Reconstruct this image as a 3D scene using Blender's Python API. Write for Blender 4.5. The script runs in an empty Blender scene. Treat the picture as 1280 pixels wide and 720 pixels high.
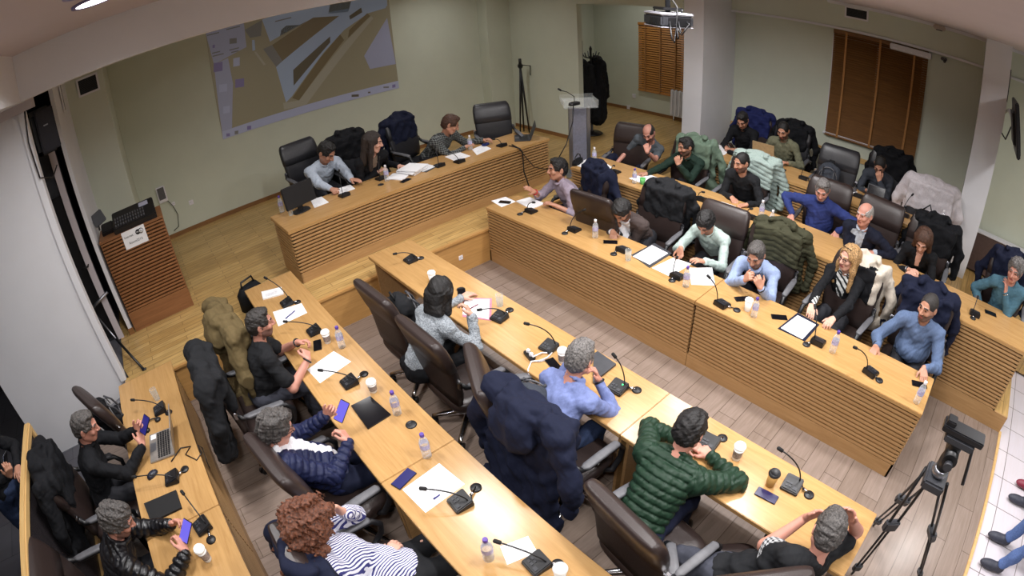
import bpy, bmesh, math, random
import numpy as np
from mathutils import Vector, Matrix
random.seed(7)
SC = bpy.context.scene
COL = SC.collection
PI = math.pi
def R_(d): return math.radians(d)

# ------------------------------------------------------------------ camera
CAM_H = 3.35
CAM_R = np.array([[0.7600193918237903, 0.381135587267148, -0.5264087652863716],
                  [-0.6471870147243011, 0.369915927230204, -0.6665667069046171],
                  [-0.05932530677580518, 0.847288540522026, 0.5278092809680518]])
K1, K3 = 0.9595973841472778, 0.028705433040586065     # theta = K1 r + K3 r^3, r in half widths
cd = bpy.data.cameras.new('camera')
cd.type = 'PANO'
cd.sensor_width = 36.0
cd.sensor_fit = 'HORIZONTAL'
def set_pano(o):
    o.panorama_type = 'FISHEYE_LENS_POLYNOMIAL'
    o.fisheye_fov = R_(200)
    o.fisheye_polynomial_k0 = 0.0
    o.fisheye_polynomial_k1 = -K1 / 18.0
    o.fisheye_polynomial_k2 = 0.0
    o.fisheye_polynomial_k3 = -K3 / 18.0 ** 3
    o.fisheye_polynomial_k4 = 0.0
try:
    set_pano(cd)
except Exception:
    set_pano(cd.cycles)
cam = bpy.data.objects.new('camera', cd)
COL.objects.link(cam)
mw = Matrix.Identity(4)
for i in range(3):
    for j in range(3):
        mw[i][j] = CAM_R[i, j]
mw[2][3] = CAM_H
cam.matrix_world = mw
SC.camera = cam

def ray(px, py):
    x = px - 640.0; y = 360.0 - py
    r = math.hypot(x, y) / 640.0
    th = K1 * r + K3 * r ** 3
    s = math.sin(th) / max(r, 1e-9) / 640.0
    return CAM_R @ np.array([x * s, y * s, -math.cos(th)])
def at(px, py, z):
    """the point of the photograph px,py at height z"""
    d = ray(px, py); t = (z - CAM_H) / d[2]
    return Vector((d[0] * t, d[1] * t, z))
def atx(px, py, x):
    d = ray(px, py); t = x / d[0]
    return Vector((x, d[1] * t, CAM_H + d[2] * t))
def aty(px, py, y):
    d = ray(px, py); t = y / d[1]
    return Vector((d[0] * t, y, CAM_H + d[2] * t))

# ------------------------------------------------------------------ materials
MATS = {}
def srgb(c):
    return tuple(((v / 255.0) / 12.92 if v / 255.0 <= 0.04045 else ((v / 255.0 + 0.055) / 1.055) ** 2.4) for v in c) + (1.0,)
def _new(name):
    m = bpy.data.materials.new(name); m.use_nodes = True
    nt = m.node_tree; b = nt.nodes['Principled BSDF']
    return m, nt, b
def mat(name, col, rough=0.6, metal=0.0, spec=0.5, var=0.12, scale=30.0, bump=0.0, bscale=None, coat=0.0):
    if name in MATS: return MATS[name]
    m, nt, b = _new(name)
    tc = nt.nodes.new('ShaderNodeTexCoord')
    n = nt.nodes.new('ShaderNodeTexNoise'); n.inputs['Scale'].default_value = scale; n.inputs['Detail'].default_value = 4
    nt.links.new(tc.outputs['Object'], n.inputs['Vector'])
    r = nt.nodes.new('ShaderNodeValToRGB')
    c = srgb(col)
    r.color_ramp.elements[0].position = 0.3; r.color_ramp.elements[1].position = 0.7
    r.color_ramp.elements[0].color = tuple(v * (1 - var) for v in c[:3]) + (1,)
    r.color_ramp.elements[1].color = tuple(min(1, v * (1 + var)) for v in c[:3]) + (1,)
    nt.links.new(n.outputs['Fac'], r.inputs['Fac']); nt.links.new(r.outputs['Color'], b.inputs['Base Color'])
    b.inputs['Roughness'].default_value = rough; b.inputs['Metallic'].default_value = metal
    b.inputs['Specular IOR Level'].default_value = spec
    if coat: b.inputs['Coat Weight'].default_value = coat; b.inputs['Coat Roughness'].default_value = 0.15
    if bump:
        n2 = nt.nodes.new('ShaderNodeTexNoise'); n2.inputs['Scale'].default_value = bscale or scale * 3; n2.inputs['Detail'].default_value = 3
        nt.links.new(tc.outputs['Object'], n2.inputs['Vector'])
        bp = nt.nodes.new('ShaderNodeBump'); bp.inputs['Strength'].default_value = bump; bp.inputs['Distance'].default_value = 0.01
        nt.links.new(n2.outputs['Fac'], bp.inputs['Height']); nt.links.new(bp.outputs['Normal'], b.inputs['Normal'])
    MATS[name] = m
    return m
def emit(name, col, strength, base=None):
    if name in MATS: return MATS[name]
    m, nt, b = _new(name)
    b.inputs['Base Color'].default_value = srgb(base or col)
    b.inputs['Emission Color'].default_value = srgb(col); b.inputs['Emission Strength'].default_value = strength
    b.inputs['Roughness'].default_value = 0.3
    MATS[name] = m
    return m
def clear(name, col=(240, 245, 250), rough=0.08, body=0.18):
    """thin clear plastic or glass: mostly see-through, shiny at grazing angles"""
    if name in MATS: return MATS[name]
    m, nt, b = _new(name)
    b.inputs['Base Color'].default_value = srgb(col); b.inputs['Roughness'].default_value = rough
    lw = nt.nodes.new('ShaderNodeLayerWeight'); lw.inputs['Blend'].default_value = 0.25
    mr = nt.nodes.new('ShaderNodeMapRange'); mr.inputs['To Min'].default_value = body; mr.inputs['To Max'].default_value = min(1, body + .5)
    nt.links.new(lw.outputs['Facing'], mr.inputs['Value'])
    nt.links.new(mr.outputs['Result'], b.inputs['Alpha'])
    MATS[name] = m
    return m
def wood(name, c1, c2, axis='Y', rough=0.38, stretch=9.0, scale=6.0, coat=0.0, spec=0.5):
    if name in MATS: return MATS[name]
    m, nt, b = _new(name)
    tc = nt.nodes.new('ShaderNodeTexCoord'); mp = nt.nodes.new('ShaderNodeMapping')
    s = [stretch, stretch, stretch]; s['XYZ'.index(axis)] = 0.6
    mp.inputs['Scale'].default_value = s
    nt.links.new(tc.outputs['Object'], mp.inputs['Vector'])
    n = nt.nodes.new('ShaderNodeTexNoise'); n.inputs['Scale'].default_value = scale * 0.5; n.inputs['Detail'].default_value = 7; n.inputs['Distortion'].default_value = 1.2
    n.inputs['Roughness'].default_value = 0.65
    nt.links.new(mp.outputs['Vector'], n.inputs['Vector'])
    r = nt.nodes.new('ShaderNodeValToRGB')
    r.color_ramp.elements[0].position = 0.32; r.color_ramp.elements[1].position = 0.68
    r.color_ramp.elements[0].color = srgb(c1); r.color_ramp.elements[1].color = srgb(c2)
    nt.links.new(n.outputs['Fac'], r.inputs['Fac']); nt.links.new(r.outputs['Color'], b.inputs['Base Color'])
    b.inputs['Roughness'].default_value = rough; b.inputs['Specular IOR Level'].default_value = spec
    if coat: b.inputs['Coat Weight'].default_value = coat; b.inputs['Coat Roughness'].default_value = 0.12
    MATS[name] = m
    return m
def planks(name, cols, mortar, pw, pl, rough=0.35, rot=0.0, gap=0.004, grain=0.72):
    """boards pl long along local X, pw wide"""
    m, nt, b = _new(name)
    tc = nt.nodes.new('ShaderNodeTexCoord'); mp = nt.nodes.new('ShaderNodeMapping'); mp.inputs['Rotation'].default_value = (0, 0, rot)
    nt.links.new(tc.outputs['Object'], mp.inputs['Vector'])
    br = nt.nodes.new('ShaderNodeTexBrick'); br.offset = 0.37; br.offset_frequency = 2
    br.inputs['Scale'].default_value = 1.0; br.inputs['Brick Width'].default_value = pl; br.inputs['Row Height'].default_value = pw
    br.inputs['Mortar Size'].default_value = gap; br.inputs['Mortar Smooth'].default_value = 0.3; br.inputs['Bias'].default_value = 0.0
    br.inputs['Color1'].default_value = srgb(cols[0]); br.inputs['Color2'].default_value = srgb(cols[1]); br.inputs['Mortar'].default_value = srgb(mortar)
    nt.links.new(mp.outputs['Vector'], br.inputs['Vector'])
    mp2 = nt.nodes.new('ShaderNodeMapping'); mp2.inputs['Scale'].default_value = (1.2, 14, 14)
    nt.links.new(mp.outputs['Vector'], mp2.inputs['Vector'])
    n = nt.nodes.new('ShaderNodeTexNoise'); n.inputs['Scale'].default_value = 2.5; n.inputs['Detail'].default_value = 6; n.inputs['Distortion'].default_value = 1.0
    nt.links.new(mp2.outputs['Vector'], n.inputs['Vector'])
    r = nt.nodes.new('ShaderNodeValToRGB'); r.color_ramp.elements[0].color = (grain, grain * .98, grain * .95, 1); r.color_ramp.elements[1].color = (1.0 + (1 - grain) * .4, 1.0 + (1 - grain) * .4, 1.0 + (1 - grain) * .4, 1)
    r.color_ramp.elements[0].position = 0.3; r.color_ramp.elements[1].position = 0.7
    nt.links.new(n.outputs['Fac'], r.inputs['Fac'])
    mx = nt.nodes.new('ShaderNodeMix'); mx.data_type = 'RGBA'; mx.blend_type = 'MULTIPLY'; mx.inputs[0].default_value = 1.0
    nt.links.new(br.outputs['Color'], mx.inputs[6]); nt.links.new(r.outputs['Color'], mx.inputs[7])
    nt.links.new(mx.outputs[2], b.inputs['Base Color'])
    b.inputs['Roughness'].default_value = rough
    MATS[name] = m
    return m

# ------------------------------------------------------------------ mesh building
class MB:
    def __init__(s): s.v = []; s.f = []; s.m = []; s.sm = []
    def add(s, verts, faces, mi=0, smooth=False):
        o = len(s.v); s.v += [tuple(v) for v in verts]
        for f in faces: s.f.append(tuple(i + o for i in f)); s.m.append(mi); s.sm.append(smooth)
        return s
    def box(s, c, size, rot=None, mi=0, bev=0.0):
        hx, hy, hz = (v / 2 for v in size)
        bm = bmesh.new()
        bmesh.ops.create_cube(bm, size=1.0)
        for v in bm.verts: v.co = Vector((v.co.x * 2 * hx, v.co.y * 2 * hy, v.co.z * 2 * hz))
        if bev > 0:
            bmesh.ops.bevel(bm, geom=bm.edges[:], offset=min(bev, 0.45 * min(size)), segments=2, affect='EDGES')
        M = Matrix.Translation(Vector(c)) @ (rot.to_4x4() if rot is not None else Matrix.Identity(4))
        bm.verts.index_update()
        s.add([M @ v.co for v in bm.verts], [[v.index for v in f.verts] for f in bm.faces], mi)
        bm.free(); return s
    def bx(s, x0, x1, y0, y1, z0, z1, mi=0, bev=0.0):
        return s.box(((x0 + x1) / 2, (y0 + y1) / 2, (z0 + z1) / 2), (abs(x1 - x0), abs(y1 - y0), abs(z1 - z0)), None, mi, bev)
    def tube(s, pts, r, n=8, mi=0, caps=True):
        pts = [Vector(p) for p in pts]; rr = r if isinstance(r, (list, tuple)) else [r] * len(pts)
        o = len(s.v); up = None
        for i, p in enumerate(pts):
            t = (pts[min(i + 1, len(pts) - 1)] - pts[max(i - 1, 0)]).normalized()
            if up is None:
                up = Vector((0, 0, 1)) if abs(t.z) < 0.9 else Vector((1, 0, 0))
            a = t.cross(up).normalized(); b = a.cross(t).normalized(); up = b
            for k in range(n):
                w = 2 * PI * k / n
                s.v.append(tuple(p + (a * math.cos(w) + b * math.sin(w)) * rr[i]))
        for i in range(len(pts) - 1):
            for k in range(n):
                k2 = (k + 1) % n
                s.f.append((o + i * n + k, o + i * n + k2, o + (i + 1) * n + k2, o + (i + 1) * n + k)); s.m.append(mi); s.sm.append(True)
        if caps:
            s.f.append(tuple(o + k for k in reversed(range(n)))); s.m.append(mi); s.sm.append(False)
            e = o + (len(pts) - 1) * n
            s.f.append(tuple(e + k for k in range(n))); s.m.append(mi); s.sm.append(False)
        return s
    def lathe(s, prof, c=(0, 0, 0), n=20, mi=0, M=None, smooth=True, caps=True):
        o = len(s.v); c = Vector(c)
        for (r, z) in prof:
            for k in range(n):
                w = 2 * PI * k / n; p = Vector((r * math.cos(w), r * math.sin(w), z))
                if M is not None: p = M @ p
                s.v.append(tuple(p + c))
        for i in range(len(prof) - 1):
            for k in range(n):
                k2 = (k + 1) % n
                s.f.append((o + i * n + k, o + i * n + k2, o + (i + 1) * n + k2, o + (i + 1) * n + k)); s.m.append(mi); s.sm.append(smooth)
        if caps:
            s.f.append(tuple(o + k for k in reversed(range(n)))); s.m.append(mi); s.sm.append(False)
            e = o + (len(prof) - 1) * n
            s.f.append(tuple(e + k for k in range(n))); s.m.append(mi); s.sm.append(False)
        return s
    def loft(s, secs, n=20, ex=4.0, mi=0):
        """secs: (centre, axis a half vector, axis b half vector)"""
        o = len(s.v)
        for (c, a, b) in secs:
            c = Vector(c); a = Vector(a); b = Vector(b)
            for k in range(n):
                w = 2 * PI * k / n; cw, sw = math.cos(w), math.sin(w)
                x = math.copysign(abs(cw) ** (2 / ex), cw); y = math.copysign(abs(sw) ** (2 / ex), sw)
                s.v.append(tuple(c + a * x + b * y))
        L = len(secs)
        for i in range(L - 1):
            for k in range(n):
                k2 = (k + 1) % n
                s.f.append((o + i * n + k, o + i * n + k2, o + (i + 1) * n + k2, o + (i + 1) * n + k)); s.m.append(mi); s.sm.append(True)
        s.f.append(tuple(o + k for k in reversed(range(n)))); s.m.append(mi); s.sm.append(False)
        e = o + (L - 1) * n
        s.f.append(tuple(e + k for k in range(n))); s.m.append(mi); s.sm.append(False)
        return s
    def slab(s, corners, h, mi=0):
        """a flat sheet with thickness h (corners counter-clockwise, top side)"""
        n = len(corners); top = [Vector(c) for c in corners]
        nrm = (top[1] - top[0]).cross(top[2] - top[0]).normalized()
        bot = [p - nrm * h for p in top]
        f = [tuple(range(n)), tuple(reversed(range(n, 2 * n)))] + [(i, n + i, n + (i + 1) % n, (i + 1) % n) for i in range(n)]
        f = f[:2] + [(i, i + n, (i + 1) % n + n, (i + 1) % n) for i in range(n)]
        return s.add(top + bot, f, mi)
    def mesh(s, name):
        me = bpy.data.meshes.new(name); me.from_pydata(s.v, [], s.f)
        me.polygons.foreach_set('material_index', s.m); me.polygons.foreach_set('use_smooth', s.sm)
        me.update()
        bm = bmesh.new(); bm.from_mesh(me); bmesh.ops.recalc_face_normals(bm, faces=bm.faces); bm.to_mesh(me); bm.free()
        return me
    def build(s, name, mats, parent=None):
        return obj(name, s.mesh(name), mats, parent)
def obj(name, me, mats, parent=None):
    if not isinstance(mats, (list, tuple)): mats = [mats]
    for m in mats: me.materials.append(m)
    o = bpy.data.objects.new(name, me); COL.objects.link(o)
    if parent is not None: o.parent = parent
    return o
def tag(o, label, cat, group=None, kind=None):
    o['label'] = label; o['category'] = cat
    if group: o['group'] = group
    if kind: o['kind'] = kind
    return o
def thing(name, label, cat, loc=(0, 0, 0), rz=0.0, group=None):
    o = bpy.data.objects.new(name, None); COL.objects.link(o)
    o.location = loc; o.rotation_euler = (0, 0, rz); o.empty_display_size = 0.1
    return tag(o, label, cat, group)
def struct(name, mb, m, label=None, cat=None):
    o = mb.build(name, m); o['kind'] = 'structure'
    tag(o, label or name.replace('_', ' '), cat or name.split('_')[0])
    return o
def dup(root, loc, rz, label, group=None):
    r = root.copy(); COL.objects.link(r); r.location = loc; r.rotation_euler = (0, 0, rz)
    r['label'] = label
    if group: r['group'] = group
    for ch in list(root.children):
        c = ch.copy(); COL.objects.link(c); c.parent = r
        for g in list(ch.children):
            d = g.copy(); COL.objects.link(d); d.parent = c
    return r

# palette
M_wall = mat('painted wall', (204, 209, 192), 0.85, var=0.02, scale=3)
M_white = mat('white painted wall', (222, 222, 226), 0.8, var=0.02, scale=3)
M_ceil = mat('ceiling paint', (196, 188, 192), 0.9, var=0.02, scale=2)
M_desk = wood('beech desk top', (170, 130, 80), (190, 150, 97), 'Y', 0.24, spec=0.5)
M_deskx = wood('beech desk top across', (170, 130, 80), (190, 150, 97), 'X', 0.24)
M_slat = wood('beech slats', (160, 122, 78), (180, 142, 96), 'Y', 0.45)
M_slatx = wood('beech slats across', (160, 122, 78), (180, 142, 96), 'X', 0.45)
M_back = mat('slot backing toned as shade', (50, 31, 18), 0.8, var=0.1)  # shade between the slats is put into this dark backing colour
M_lect = wood('brown lectern wood', (128, 84, 50), (150, 102, 64), 'X', 0.5)
M_par = planks('platform parquet', [(206, 172, 112), (186, 150, 92)], (140, 108, 62), 0.09, 0.75, 0.33)
M_lam = planks('pit laminate', [(146, 130, 120), (134, 118, 107)], (104, 90, 80), 0.19, 1.25, 0.26, grain=0.84)
M_rise = wood('riser board', (176, 132, 76), (196, 150, 90), 'X', 0.45)
M_trim = wood('pale wood trim', (196, 158, 100), (214, 178, 120), 'Y', 0.45)
M_brown = wood('brown skirting', (122, 84, 48), (146, 104, 62), 'X', 0.5)
M_black = mat('black plastic', (22, 22, 25), 0.42, var=0.1)
M_blackm = mat('black matte', (16, 16, 18), 0.8, var=0.15)
M_leath = mat('dark brown leather', (48, 38, 36), 0.36, var=0.1, scale=60, bump=0.12, bscale=180)
M_leathg = mat('charcoal leather', (40, 40, 44), 0.36, var=0.1, scale=60, bump=0.12, bscale=180)
M_pad = mat('grey arm pad', (92, 92, 96), 0.45)
M_chrome = mat('chrome', (200, 200, 205), 0.16, metal=1.0, var=0.02)
M_alu = mat('brushed aluminium', (150, 152, 158), 0.35, metal=0.9, var=0.06)
M_paper = mat('white paper', (238, 238, 240), 0.8, var=0.01)
M_print = mat('grey print', (150, 150, 160), 0.8)
M_gcase = mat('dark grey case', (52, 53, 58), 0.5)
M_screen = mat('dark glass screen', (12, 12, 18), 0.12, var=0.05)
M_lit = emit('lit phone screen', (110, 100, 220), 1.2, (20, 20, 40))
M_clear = clear('clear plastic')
M_glass = clear('drinking glass', (225, 230, 228), 0.04, 0.10)
M_cap = mat('purple cap', (86, 60, 150), 0.4)
M_capw = mat('white cap', (232, 230, 235), 0.4)
M_lab = mat('bottle label', (176, 172, 206), 0.5, var=0.35, scale=70)
M_cup = mat('white paper cup', (236, 234, 230), 0.6, var=0.02)
M_cupp = mat('printed cup band', (150, 140, 138), 0.6, var=0.5, scale=90)
M_kraft = mat('kraft cup', (170, 130, 70), 0.6)
M_water = clear('water', (215, 225, 220), 0.03, 0.12)
# ------------------------------------------------------------------ smooth bodies: distance fields turned into one continuous mesh
def V(*a): return np.array(a if len(a) > 1 else a[0], dtype=np.float64)
def unit(v): return v / max(np.linalg.norm(v), 1e-9)
class Field:
    def __init__(s, lo, hi, h):
        s.lo = np.array(lo, float); s.h = h
        s.n = np.ceil((np.array(hi, float) - s.lo) / h).astype(int) + 1
        s.d = np.full(tuple(s.n), 0.3, np.float32)
    def _sub(s, lo, hi):
        a = np.maximum(np.floor((lo - s.lo) / s.h).astype(int), 0); b = np.minimum(np.ceil((hi - s.lo) / s.h).astype(int) + 1, s.n)
        if np.any(b <= a): return None, None
        sl = tuple(slice(int(a[i]), int(b[i])) for i in range(3))
        ax = [(s.lo[i] + s.h * np.arange(a[i], b[i])).astype(np.float32) for i in range(3)]
        return sl, (ax[0][:, None, None], ax[1][None, :, None], ax[2][None, None, :])
    def _mix(s, sl, d, k, op):
        o = s.d[sl]
        if op == 'add':
            if k <= 0: s.d[sl] = np.minimum(o, d); return
            h = np.clip(0.5 + 0.5 * (o - d) / k, 0, 1); s.d[sl] = o + (d - o) * h - k * h * (1 - h)
        else:
            d = -d
            if k <= 0: s.d[sl] = np.maximum(o, d); return
            h = np.clip(0.5 - 0.5 * (o - d) / k, 0, 1); s.d[sl] = o + (d - o) * h + k * h * (1 - h)
    def cap(s, a, b, ra, rb=None, k=0.02, op='add'):
        a = V(a); b = V(b); rb = ra if rb is None else rb
        m = max(ra, rb) + k + 2.5 * s.h
        sl, g = s._sub(np.minimum(a, b) - m, np.maximum(a, b) + m)
        if sl is None: return s
        ba = b - a; L = max(float(ba @ ba), 1e-9)
        x = g[0] - np.float32(a[0]); y = g[1] - np.float32(a[1]); z = g[2] - np.float32(a[2])
        h = np.clip((x * ba[0] + y * ba[1] + z * ba[2]) / L, 0, 1).astype(np.float32)
        d = np.sqrt((x - ba[0] * h) ** 2 + (y - ba[1] * h) ** 2 + (z - ba[2] * h) ** 2) - (ra + (rb - ra) * h)
        s._mix(sl, d.astype(np.float32), k, op); return s
    def ell(s, c, r, ax=None, k=0.02, op='add'):
        c = V(c); r = V(r); ax = np.eye(3) if ax is None else ax     # columns = axes
        ext = np.sqrt(((ax * r) ** 2).sum(1)) + k + 2.5 * s.h
        sl, g = s._sub(c - ext, c + ext)
        if sl is None: return s
        x = g[0] - np.float32(c[0]); y = g[1] - np.float32(c[1]); z = g[2] - np.float32(c[2])
        q = [(x * ax[0, i] + y * ax[1, i] + z * ax[2, i]) / r[i] for i in range(3)]
        k0 = np.sqrt(q[0] ** 2 + q[1] ** 2 + q[2] ** 2)
        k1 = np.sqrt((q[0] / r[0]) ** 2 + (q[1] / r[1]) ** 2 + (q[2] / r[2]) ** 2)
        d = k0 * (k0 - 1) / np.maximum(k1, 1e-6)
        d = np.where(k0 < 1e-3, -r.min(), d)
        s._mix(sl, d.astype(np.float32), k, op); return s
    def rbox(s, c, hs, rr, ax=None, k=0.02, op='add'):
        c = V(c); hs = V(hs); ax = np.eye(3) if ax is None else ax
        ext = (np.abs(ax) * hs).sum(1) + k + 2.5 * s.h
        sl, g = s._sub(c - ext, c + ext)
        if sl is None: return s
        x = g[0] - np.float32(c[0]); y = g[1] - np.float32(c[1]); z = g[2] - np.float32(c[2])
        q = [np.abs(x * ax[0, i] + y * ax[1, i] + z * ax[2, i]) - (hs[i] - rr) for i in range(3)]
        d = np.sqrt(sum(np.maximum(t, 0) ** 2 for t in q)) + np.minimum(np.maximum(np.maximum(q[0], q[1]), q[2]), 0) - rr
        s._mix(sl, d.astype(np.float32), k, op); return s
    def half(s, p, n):
        """cut away the side the normal points to"""
        p = V(p); n = unit(V(n)); sl, g = s._sub(s.lo - 1, s.lo + s.n * s.h + 1)
        d = (g[0] - p[0]) * n[0] + (g[1] - p[1]) * n[1] + (g[2] - p[2]) * n[2]
        s.d = np.maximum(s.d, d.astype(np.float32)); return s
    def noise(s, amp, f, seed=0, ax=(1, 1, 1)):
        rs = np.random.RandomState(seed)
        sl, g = s._sub(s.lo - 1, s.lo + s.n * s.h + 1)
        m = np.abs(s.d) < 0.05
        I = np.nonzero(m)
        P = np.stack([g[0].ravel()[I[0]], g[1].ravel()[I[1]], g[2].ravel()[I[2]]], 1) * np.array(ax, np.float32)
        t = np.zeros(len(P), np.float32)
        for o in range(4):
            ff = f * (1.7 ** o) / 1.5; w = rs.normal(size=3); w = unit(w) * ff; w2 = unit(rs.normal(size=3)) * ff * 0.6
            t += (np.sin(P @ w + 1.8 * np.sin(P @ w2 + rs.rand() * 6) + rs.rand() * 6) / (1.35 ** o)).astype(np.float32)
        s.d[I] += np.float32(amp) * 0.5 * t; return s
    def apply(s, fn):
        """add fn(P) inside the narrow band"""
        sl, g = s._sub(s.lo - 1, s.lo + s.n * s.h + 1)
        I = np.nonzero(np.abs(s.d) < 0.06)
        P = np.stack([g[0].ravel()[I[0]], g[1].ravel()[I[1]], g[2].ravel()[I[2]]], 1)
        s.d[I] += fn(P).astype(np.float32); return s
    def mesh(s, name, matf=None):
        d = s.d; d = d.copy()
        for a in range(3):
            i0 = [slice(None)] * 3; i0[a] = 0; d[tuple(i0)] = 0.3; i0[a] = -1; d[tuple(i0)] = 0.3
        neg = d < 0
        n = d.shape
        cnt = np.zeros(tuple(x - 1 for x in n), np.int8)
        for i in (0, 1):
            for j in (0, 1):
                for k in (0, 1):
                    cnt += neg[i:n[0] - 1 + i, j:n[1] - 1 + j, k:n[2] - 1 + k]
        act = (cnt > 0) & (cnt < 8)
        I = np.argwhere(act)
        idm = np.full(act.shape, -1, np.int32); idm[act] = np.arange(len(I))
        cv = {}
        for i in (0, 1):
            for j in (0, 1):
                for k in (0, 1):
                    cv[(i, j, k)] = d[I[:, 0] + i, I[:, 1] + j, I[:, 2] + k]
        acc = np.zeros((len(I), 3)); num = np.zeros(len(I))
        ks = list(cv)
        for a in range(8):
            for b in range(a + 1, 8):
                A, B = ks[a], ks[b]
                if sum(abs(A[t] - B[t]) for t in range(3)) != 1: continue
                va, vb = cv[A], cv[B]
                m = (va < 0) != (vb < 0)
                t = np.where(m, va / np.where(np.abs(va - vb) < 1e-12, 1e-12, va - vb), 0)
                for q in range(3):
                    acc[:, q] += np.where(m, A[q] + (B[q] - A[q]) * t, 0)
                num += m
        vert = s.lo + s.h * (I + acc / np.maximum(num, 1)[:, None])
        quads = []
        for a in range(3):
            b, c = (a + 1) % 3, (a + 2) % 3
            s0 = [slice(None)] * 3; s1 = [slice(None)] * 3
            s0[a] = slice(0, n[a] - 1); s1[a] = slice(1, n[a])
            x = neg[tuple(s0)] != neg[tuple(s1)]
            E = np.argwhere(x)
            ok = (E[:, b] > 0) & (E[:, c] > 0) & (E[:, b] < n[b] - 1) & (E[:, c] < n[c] - 1)
            E = E[ok]
            def cell(db, dc):
                q = E.copy(); q[:, b] += db; q[:, c] += dc
                return idm[q[:, 0], q[:, 1], q[:, 2]]
            Q = np.stack([cell(-1, -1), cell(0, -1), cell(0, 0), cell(-1, 0)], 1)
            fl = ~neg[E[:, 0], E[:, 1], E[:, 2]]
            Q[fl] = Q[fl][:, ::-1]
            quads.append(Q)
        Q = np.concatenate(quads) if quads else np.zeros((0, 4), int)
        Q = Q[(Q >= 0).all(1)]
        me = bpy.data.meshes.new(name)
        me.vertices.add(len(vert)); me.vertices.foreach_set('co', vert.astype(np.float32).ravel())
        me.loops.add(len(Q) * 4); me.loops.foreach_set('vertex_index', Q.astype(np.int32).ravel())
        me.polygons.add(len(Q)); me.polygons.foreach_set('loop_start', np.arange(0, len(Q) * 4, 4, dtype=np.int32))
        me.polygons.foreach_set('use_smooth', np.ones(len(Q), bool))
        if matf is not None and len(Q):
            C = vert[Q].mean(1); me.polygons.foreach_set('material_index', matf(C).astype(np.int32))
        me.update(calc_edges=True)
        return me

def frame(fwd, up=(0, 0, 1), roll=0.0):
    f = unit(V(fwd)); u = V(up) - f * (V(up) @ f); u = unit(u); r = np.cross(f, u)
    if roll:
        c, s_ = math.cos(roll), math.sin(roll); r, u = r * c + u * s_, u * c - r * s_
    return np.stack([r, f, u], 1)     # columns right, forward, up

def skinmat(kind, hair):
    return mat('skin ' + kind, {'fair': (204, 156, 136), 'tan': (182, 132, 108), 'pink': (198, 140, 122), 'olive': (172, 124, 100)}[kind], 0.5, var=0.05, scale=25)
HAIRC = {'black': (18, 15, 15), 'darkbrown': (38, 26, 20), 'brown': (70, 44, 30), 'auburn': (98, 56, 36), 'blond': (164, 128, 84), 'grey': (104, 100, 98), 'silver': (158, 154, 150), 'greydark': (46, 42, 40), 'saltpepper': (74, 70, 68)}
def hairmat(c): return mat('hair ' + c, HAIRC[c], 0.55, var=0.75, scale=95, bump=0.5, bscale=240)
def beardmat(sk, h):
    a = {'fair': (206, 150, 128), 'tan': (186, 130, 104), 'pink': (206, 138, 122), 'olive': (176, 124, 98)}[sk]; b = HAIRC[h]
    return mat('stubble %s %s' % (sk, h), tuple(int(0.45 * x + 0.55 * y) for x, y in zip(a, b)), 0.7, var=0.15, scale=120)
M_eye = mat('eye', (40, 30, 28), 0.2)
M_lip = mat('lips', (160, 84, 80), 0.45)
HEADS = 1.0

def ik(S, W, L1, L2, hint):
    S, W = V(S), V(W); d = W - S; L = np.linalg.norm(d)
    mx = (L1 + L2) * 0.985
    if L > mx: W = S + d / L * mx; L = mx
    if L < abs(L1 - L2) + 0.03: L = abs(L1 - L2) + 0.03; W = S + unit(d) * L
    u = unit(W - S); x = (L1 * L1 - L2 * L2 + L * L) / (2 * L); h = math.sqrt(max(L1 * L1 - x * x, 0))
    p = V(hint) - u * (V(hint) @ u); p = unit(p)
    return S + u * x + p * h, W

def hand(F, W, d, n, side, curl=0.5, thumb=0.5, sc=1.0, tight=False):
    """W wrist, d finger direction, n palm normal; side +1 right"""
    d = unit(V(d)); n = V(n) - d * (V(n) @ d); n = unit(n); t = np.cross(d, n) * side
    kn = []
    for i, (off, L) in enumerate(((0.031, 0.074), (0.0105, 0.082), (-0.0105, 0.077), (-0.031, 0.060))):
        k = W + d * (0.085 - 0.004 * abs(i - 1)) * sc + t * off * sc
        F.cap(W + d * 0.015 * sc + t * off * 0.55 * sc, k, 0.0145 * sc, 0.012 * sc, k=0.012)
        c = curl * (1 + 0.12 * i)
        spread = t * (off * (1.2 if not tight else 0.1))
        d1 = unit(d * math.cos(c * 0.75) + n * math.sin(c * 0.75) + spread)
        d2 = unit(d * math.cos(c * 1.9) + n * math.sin(c * 1.9) + spread * 0.5)
        d3 = unit(d * math.cos(c * 2.7) + n * math.sin(c * 2.7))
        a = k + d1 * L * 0.46 * sc; b = a + d2 * L * 0.32 * sc; e = b + d3 * L * 0.22 * sc
        F.cap(k, a, 0.0100 * sc, 0.0092 * sc, k=0.005); F.cap(a, b, 0.0092 * sc, 0.0082 * sc, k=0.003); F.cap(b, e, 0.0082 * sc, 0.0070 * sc, k=0.003)
    tb = W + d * 0.022 * sc + t * 0.024 * sc + n * 0.006
    t1 = unit(d * (0.75 - 0.2 * thumb) + t * (0.85 - 0.35 * thumb) + n * 0.55 * thumb)
    t2 = unit(d * 0.85 + t * (0.45 - 0.5 * thumb) + n * 0.5 * thumb)
    m = tb + t1 * 0.046 * sc
    F.cap(W + d * 0.01, tb, 0.016 * sc, 0.016 * sc, k=0.012); F.cap(tb, m, 0.0150 * sc, 0.0112 * sc, k=0.010); F.cap(m, m + t2 * 0.034 * sc, 0.0110 * sc, 0.0086 * sc, k=0.004)

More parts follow.
